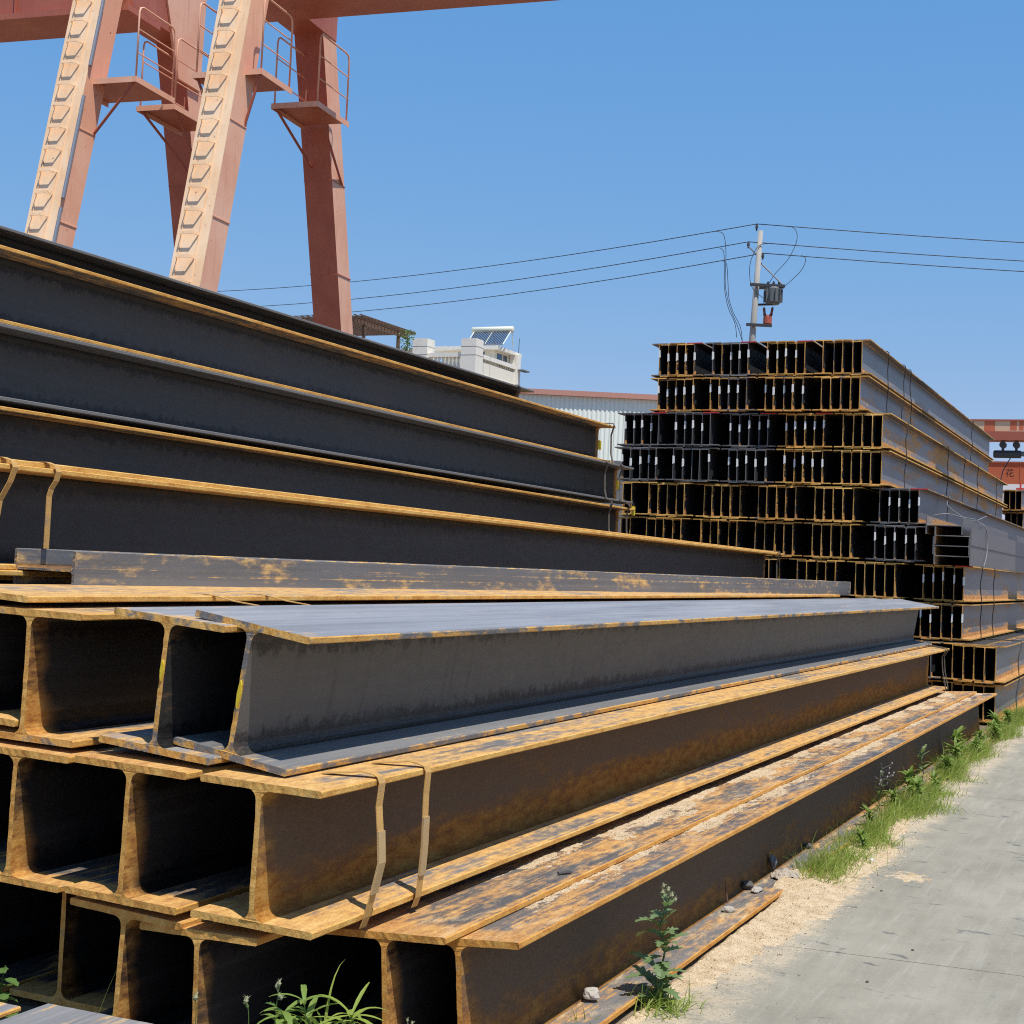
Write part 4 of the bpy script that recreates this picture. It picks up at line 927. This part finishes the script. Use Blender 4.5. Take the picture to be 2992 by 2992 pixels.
def lobed_leaf(m, p, d, ln, wd, lobes=5, jag=.55, droop=.5, fold=.25, up=Vector((0, 0, 1))):
    p = Vector(p); d = Vector(d).normalized(); sd = d.cross(up); sd = sd.normalized() if sd.length > 1e-4 else Vector((1, 0, 0))
    n = lobes * 2; q = p.copy(); dd = d.copy(); mid = []; le = []; ri = []
    for k in range(n + 1):
        u = k / n; prof = math.sin(math.pi * min(1, u * .92 + .06)) ** .8
        ww = wd * prof * (1 - (jag if k % 2 == 0 else 0) * (0 if jag == 0 else 1)) + .0006
        nn = sd.cross(dd).normalized()
        mid.append(q.copy()); le.append(q - sd * ww + nn * ww * fold + dd * ww * .35 * (k % 2)); ri.append(q + sd * ww + nn * ww * fold + dd * ww * .35 * (k % 2))
        q = q + dd * ln / n; dd = (dd - Vector((0, 0, 1)) * droop * (1.2 / n)).normalized()
    o = len(m.v); N_ = n + 1; m.v += [tuple(v) for v in mid + le + ri]
    for k in range(n):
        m.f += [(o + k, o + k + 1, o + N_ + k + 1, o + N_ + k), (o + k + 1, o + k, o + 2 * N_ + k, o + 2 * N_ + k + 1)]; m.mi += [0, 0]
def weed(label, base, stem_pts, leaves, mat='leaf', heads=(), name='weed', group='weeds at the foot of the beams', sr=.004, headmat='seed'):
    """leaves: (t along stem, azimuth, elevation, length, width, lobes, jag, droop)"""
    root = tag(empty(name, base), label, 'plant', group); S = spline(stem_pts, 5)
    m = MB(); m.smooth = True; m.tube(S, [sr * (1.2 - .8 * k / (len(S) - 1)) for k in range(len(S))], 6); m.build('stem', M[mat], root)
    for (tt, az, el, ln, wd, lo, jg, dr) in leaves:
        m = MB(); p = S[min(len(S) - 1, int(tt * (len(S) - 1)))]; lobed_leaf(m, p, dirv(az, el), ln, wd, lo, jg, dr); m.build('leaf', M[mat], root)
    for (tt, off, sz) in heads:
        m = MB(); p = S[min(len(S) - 1, int(tt * (len(S) - 1)))] + Vector(off)
        m.tube([S[min(len(S) - 1, int(tt * (len(S) - 1)))], p], .0012, 4); m.tube([p, p + Vector((0, 0, sz * .4)), p + Vector((0, 0, sz))], [sz * .2, sz * .38, sz * .08], 6)
        for _ in range(7): blade(m, p + Vector((0, 0, sz * .6)), dirv(rnd.uniform(0, 6.28), rnd.uniform(.2, 1.3)), sz * .9, sz * .07, .1, 2)
        m.build('flower_head', M[headmat], root)
    return root
RU = rnd.uniform
# thistle by the roadside
lv = []
for k in range(16): lv.append((.03 + .016 * k, RU(0, 6.28), RU(.15, .8), RU(.08, .13), RU(.026, .036), 5, .5, RU(.3, .9)))
for k in range(12): lv.append((.28 + .04 * k, RU(0, 6.28), RU(.2, .9), RU(.06, .10), RU(.016, .026), 5, .5, RU(.4, 1.0)))
lv += [(.35, -1.3, .1, .10, .034, 5, .4, .9), (.5, .4, .5, .095, .032, 5, .55, .3), (.52, 2.9, .5, .11, .036, 6, .55, 1.2), (.42, .9, .3, .085, .028, 5, .55, .4), (.62, -2.6, .8, .10, .03, 5, .5, 1.2), (.66, .2, .9, .075, .025, 5, .55, .3), (.7, 2.6, .6, .07, .024, 5, .55, .8), (.76, .8, .9, .06, .02, 4, .5, .5), (.8, -1.2, .7, .055, .018, 4, .5, .5), (.85, 2.4, .9, .05, .016, 4, .5, .5)]
weed('thistle with jagged leaves growing by the roadside beam', (-1.635, 5.03, GZ), [(0, 0, 0), (-.006, 0, .09), (.012, .01, .18), (-.008, .01, .26), (.012, 0, .34), (.018, 0, .385)], lv, 'thistle',
     [(.86, (.015, 0, .02), .018), (.9, (-.02, .01, .015), .02), (.95, (.02, -.01, .005), .018), (1.0, (.0, 0, .006), .02), (.92, (-.012, -.012, .035), .016), (.88, (.03, 0, .0), .016)], 'thistle', sr=.0045)
def tuft(label, base, n, hmin, hmax, wd, el0=.5, mat='grass', group='grass tufts', spread=.03):
    root = tag(empty('grass_tuft', base), label, 'grass', group); m = MB()
    for _ in range(n): blade(m, (rnd.gauss(0, spread), rnd.gauss(0, spread), 0), dirv(RU(0, 6.28), RU(el0, 1.5)), RU(hmin, hmax), RU(.5, 1) * wd, RU(.1, .5), 5)
    m.build('blades', M[mat], root)
    return root
tuft('low grass tuft around the thistle foot', (-1.60, 4.98, GZ), 150, .05, .13, .003, .25, spread=.05)
tuft('short grass sprig in sand left of the thistle', (-1.76, 4.62, GZ), 12, .05, .10, .003, .4)
# weeds in front of the openings at the bottom
lv = [(.05 + .07 * k, RU(0, 6.28), RU(.3, 1.0), RU(.08, .13), RU(.012, .02), 4, .0, RU(.4, .9)) for k in range(12)]
weed('broad-leaved weed at the bottom edge before the dark beam opening', (-2.04, 3.34, -.02), [(0, 0, 0), (.0, 0, .15), (.01, 0, .28), (.0, 0, .36)], [(.45 + .05 * k, k * 2.4, RU(.1, .8), RU(.08, .12), RU(.006, .010), 4, .1, RU(.4, 1.0)) for k in range(15)], 'verge', sr=.003)
rt = tag(empty('grass_tuft', (-1.98, 3.33, -.02)), 'bright arching grass blades at the bottom edge before the dark opening', 'grass', 'grass tufts'); m = MB()
for az, ln, el in ((2.9, .20, 1.0), (3.3, .16, .7), (.1, .20, 1.1), (.4, .16, .8), (-.4, .18, .9), (1.6, .28, 1.45), (2.5, .15, 1.2), (-.9, .14, .8), (3.6, .12, .5), (.7, .12, .6), (-2.2, .12, .9)):
    blade(m, (rnd.gauss(0, .015), rnd.gauss(0, .01), .27), dirv(az, el), ln * .8, .0045, .32, 7)
for _ in range(22): blade(m, (rnd.gauss(0, .03), rnd.gauss(0, .015), .27), dirv(RU(0, 6.28), RU(.3, 1.2)), RU(.08, .17), RU(.004, .008), .4, 6)
for _ in range(6): blade(m, (rnd.gauss(0, .02), rnd.gauss(0, .012), 0), dirv(RU(0, 6), 1.4), .36, .003, .05, 5)
m.build('blades', M['grass'], rt)
weed('dense leafy weed at the bottom edge beside the arching grass', (-1.93, 3.36, -.02), [(0, 0, 0), (.0, 0, .16), (.01, 0, .27), (.02, 0, .34)], [(.55 + .03 * k, k * 2.4, RU(.0, .8), RU(.07, .12), RU(.005, .009), 4, .1, RU(.4, 1.0)) for k in range(22)], 'grass', sr=.003)
weed('leafy weed with pointed leaves at the bottom edge left of the arching grass', (-2.09, 3.32, -.02), [(0, 0, 0), (.0, 0, .16), (-.01, 0, .28), (.0, 0, .33)], [(.6 + .03 * k, k * 2.4 + 1, RU(.0, .8), RU(.06, .11), RU(.007, .011), 4, .15, RU(.4, 1.0)) for k in range(16)], 'verge', sr=.003)
weed('pale seed-headed sprig at the bottom edge', (-2.135, 3.36, -.02), [(0, 0, 0), (.005, 0, .16), (-.003, 0, .28), (.004, 0, .375)], [(.82, 3.0, .3, .04, .010, 4, .5, .5), (.92, .3, .4, .025, .006, 3, .4, .3)], 'leaf', [(.93, (.006, 0, .004), .014), (.96, (-.006, 0, .01), .014), (1.0, (0, 0, .004), .016), (.9, (.012, 0, .0), .012)], sr=.0025)
weed('small sprig with drooping seed head left of the bottom weeds', (-2.23, 3.37, -.02), [(0, 0, 0), (.0, 0, .15), (.004, 0, .27), (-.004, 0, .315)], [(.9, 2.6, .5, .03, .006, 3, .4, .6)], 'leaf', [(.95, (-.004, 0, .004), .016), (1, (-.004, 0, .0), .018)], sr=.002)
weed('thin seed sprig at the far left of the bottom weeds', (-2.42, 3.4, -.02), [(0, 0, 0), (.0, 0, .15), (.004, 0, .24), (.0, 0, .285)], [], 'leaf', [(.95, (-.004, 0, .004), .014), (1, (.0, 0, .0), .018)], sr=.002)
weed('wiry branching dry weed before the lapped lowest beam', (-1.93, 3.7, -.02), [(0, 0, 0), (.0, 0, .08), (.01, 0, .15), (.02, 0, .20)], [], 'seed', [(RU(.4, 1), (RU(-.05, .06), RU(-.02, .02), RU(.0, .05)), .010) for _ in range(16)], sr=.0015)
weed('broad-leaved weed at the photo edge in the shade', (-3.03, 3.33, -.02), [(0, 0, 0), (.01, 0, .12), (-.01, 0, .22), (.0, 0, .30)], [(.5 + .045 * k, k * 2.4, RU(.0, .7), RU(.04, .06), RU(.018, .026), 3, .15, RU(.3, .9)) for k in range(11)], 'leaf', sr=.0025)
rt = tag(empty('grass_tuft', (-2.80, 3.4, -.02)), 'few thin grass blades behind the grey plate corner', 'grass', 'grass tufts'); m = MB()
for az, ln, el, dr in ((.6, .36, 1.35, .06), (2.4, .28, 1.4, .04), (3.0, .24, 1.2, .35), (.3, .24, 1.15, .2), (1.0, .22, 1.3, .1)): blade(m, (rnd.gauss(0, .008), 0, 0), dirv(az, el), ln, .003, dr, 8)
m.build('blades', M['grass'], rt)
# along the roadside
weed('tall flowering weed with pale blossoms beside the roadside beam', (-1.76, 9.85, GZ), [(0, 0, 0), (-.01, 0, .1), (.01, 0, .2), (.0, 0, .31)], [(.1 + .05 * k, k * 2.4, RU(.3, 1.0), RU(.04, .07), .007, 3, .2, .5) for k in range(16)], 'leaf', [(RU(.55, 1), (RU(-.05, .07), RU(-.05, .05), RU(.0, .05)), .013) for _ in range(16)], sr=.003, headmat='flower')
weed('thistle with pointed leaves midway along the roadside grass', (-1.76, 11.5, GZ), [(0, 0, 0), (.01, 0, .1), (-.01, 0, .2), (.0, 0, .26)], [(.3 + .05 * k, k * 2.4, RU(.2, .9), RU(.07, .11), .016, 4, .4, .5) for k in range(13)], 'thistle', [(1, (0, 0, .01), .02)], sr=.004)
VP_ = ((-1.72, 10.1, .8, 'leafy weed just before the flowering weed'), (-1.62, 10.45, 1.1, 'bushy weed just past the flowering weed, toward the road'), (-1.72, 10.75, 1.2, 'bushy weed just past the flowering weed, against the beam'),
       (-1.60, 11.1, .9, 'low spreading weed before the midway thistle'), (-1.66, 12.1, 1.0, 'leafy weed just past the midway thistle'), (-1.70, 12.9, 1.2, 'second leafy weed past the midway thistle'), (-1.75, 13.3, 1.5, 'taller weed with rounded leaves past the midway thistle'),
       (-1.64, 13.7, 1.0, 'leafy weed on the road side of the taller rounded-leaf weed'), (-1.70, 14.5, 1.0, 'leafy weed in the far grass'), (-1.66, 15.3, 1.1, 'second leafy weed in the far grass'), (-1.74, 16.1, 1.2, 'leafy weed at the far end of the roadside beam'), (-1.72, 17.0, 1.1, 'leafy weed at the foot of the far stack'),
       (-1.60, 8.45, .7, 'small leafy weed inside the third grass tuft'), (-1.70, 9.2, .8, 'small leafy weed in the gap before the flowering weed'))
for (x, y, s_, lab) in VP_:
    weed(lab, (x, y, GZ), [(0, 0, 0), (.01, 0, .06 * s_), (-.01, 0, .11 * s_), (0, 0, .15 * s_)], [(.05 + .018 * q, q * 2.4, RU(.0, 1.2), RU(.05, .10) * s_, RU(.009, .017) * s_, 3, .2, RU(.3, .8)) for q in range(48)], 'verge', sr=.003)
for k, (x, y) in enumerate(((-1.67, 7.6), (-1.63, 8.1), (-1.66, 8.6), (-1.52, 8.75))):
    tuft(('spiky grass tuft nearest the crumpled rag', 'dense grass tuft second past the rag', 'dense grass tuft third past the rag', 'small grass tuft standing out on the concrete')[k], (x, y, GZ), (150, 190, 170, 50)[k], .07, .17, .0028, .35, spread=(.05, .07, .07, .04)[k])

# ------------------------------------------------------------------ litter
def rock(label, p, s, mat, seed, name='stone', cat='stone', group='stones by the roadside beam', sq=(1, 1, .7)):
    bm = bmesh.new(); bmesh.ops.create_icosphere(bm, subdivisions=3, radius=1)
    for v in bm.verts:
        f = 1 + .35 * fbm(v.co.x * 1.3 + seed, v.co.y * 1.3, v.co.z * 1.3) + .08 * N(v.co.x * 5, v.co.y * 5 + seed, v.co.z * 5)
        v.co = Vector((v.co.x * f * s * sq[0], v.co.y * f * s * sq[1], v.co.z * f * s * sq[2]))
    me = bpy.data.meshes.new(name); bm.to_mesh(me); bm.free(); me.materials.append(M[mat]); o = link(name, me); o.location = p; tag(o, label, cat, group); return o
M['rock'] = plain('pale_rock', (.42, .38, .33), .9, .3, 20, .6)
M['rock_dark'] = plain('dark_rock', (.10, .095, .09), .9, .3, 20, .6)
M['cloth'] = plain('dirty_cloth', (.40, .34, .27), .9, .2, 14, .4)
rock('pale stone on the beam foot left of the thistle', (-1.825, 4.87, .025), .03, 'rock', 3)
rock('brown clod on the beam foot beside a stick', (-1.80, 6.47, .012), .022, 'rock', 8, sq=(1.3, 1, .6))
rock('flat pale stone on the beam foot', (-1.80, 6.95, .012), .03, 'rock', 12, sq=(.8, 1.6, .4))
rock('dark stone against the web of the roadside beam', (-1.86, 7.0, .015), .03, 'rock_dark', 15)
rock('grey round stone standing by the crumpled rag', (-1.865, 7.50, .045), .027, 'tank_grey', 21, sq=(.8, 1, 1.2))
rock('dark clod near the first grass tuft', (-1.86, 8.25, .01), .025, 'rock_dark', 33)
rock('small white stone in the grass', (-1.50, 8.2, GZ + .008), .014, 'white', 40)
for k in (1, 3, 5):
    rock(('', 'nearest dark pebble on the concrete road', '', 'middle dark pebble on the concrete road', '', 'farthest dark pebble on the concrete road')[k], [(-1.33, 5.35), (-1.05, 5.75), (-1.25, 6.0), (-.98, 6.35), (-1.2, 6.9), (-1.31, 7.45), (-1.1, 7.6), (-1.0, 8.1), (-1.2, 9.0)][k] + (GZ + .003,), .006, 'rock_dark', 50 + k, 'pebble', 'pebble', 'pebbles on the road')
bm = bmesh.new(); bmesh.ops.create_grid(bm, x_segments=36, y_segments=28, size=1)
for v in bm.verts:
    x, y = v.co.x, v.co.y; v.co = Vector((x * .075 * (1 - .25 * abs(y)), y * .085 + .02 * x, .035 * (1 - x * x * .8) * (1 - y * y * .7) + .022 * abs(fbm(x * 1.6, y * 1.6, 4)) + .006 * fbm(x * 6, y * 6)))
me = bpy.data.meshes.new('rag'); bm.to_mesh(me); bm.free(); me.materials.append(M['cloth']); o = link('rag', me); o.location = (-1.765, 7.36, .0); o.rotation_euler = (0, 0, .5)
tag(o, 'crumpled dirty rag lying on the foot of the roadside beam', 'rag')
m = MB(); m.tube([(-1.84, 6.60, .01), (-1.85, 6.60, .06), (-1.856, 6.602, .11)], [.005, .004, .003], 6); tag(m.build('stick', M['wood']), 'short brown stick leaning on the web of the roadside beam', 'stick')
m = MB(); m.tube([(-1.99, 4.92, .408), (-1.97, 4.95, .412), (-1.955, 4.965, .41)], [.006, .009, .006], 6); tag(m.build('clod', M['rock_dark']), 'dark clod on the sanded lapped beam', 'clod')
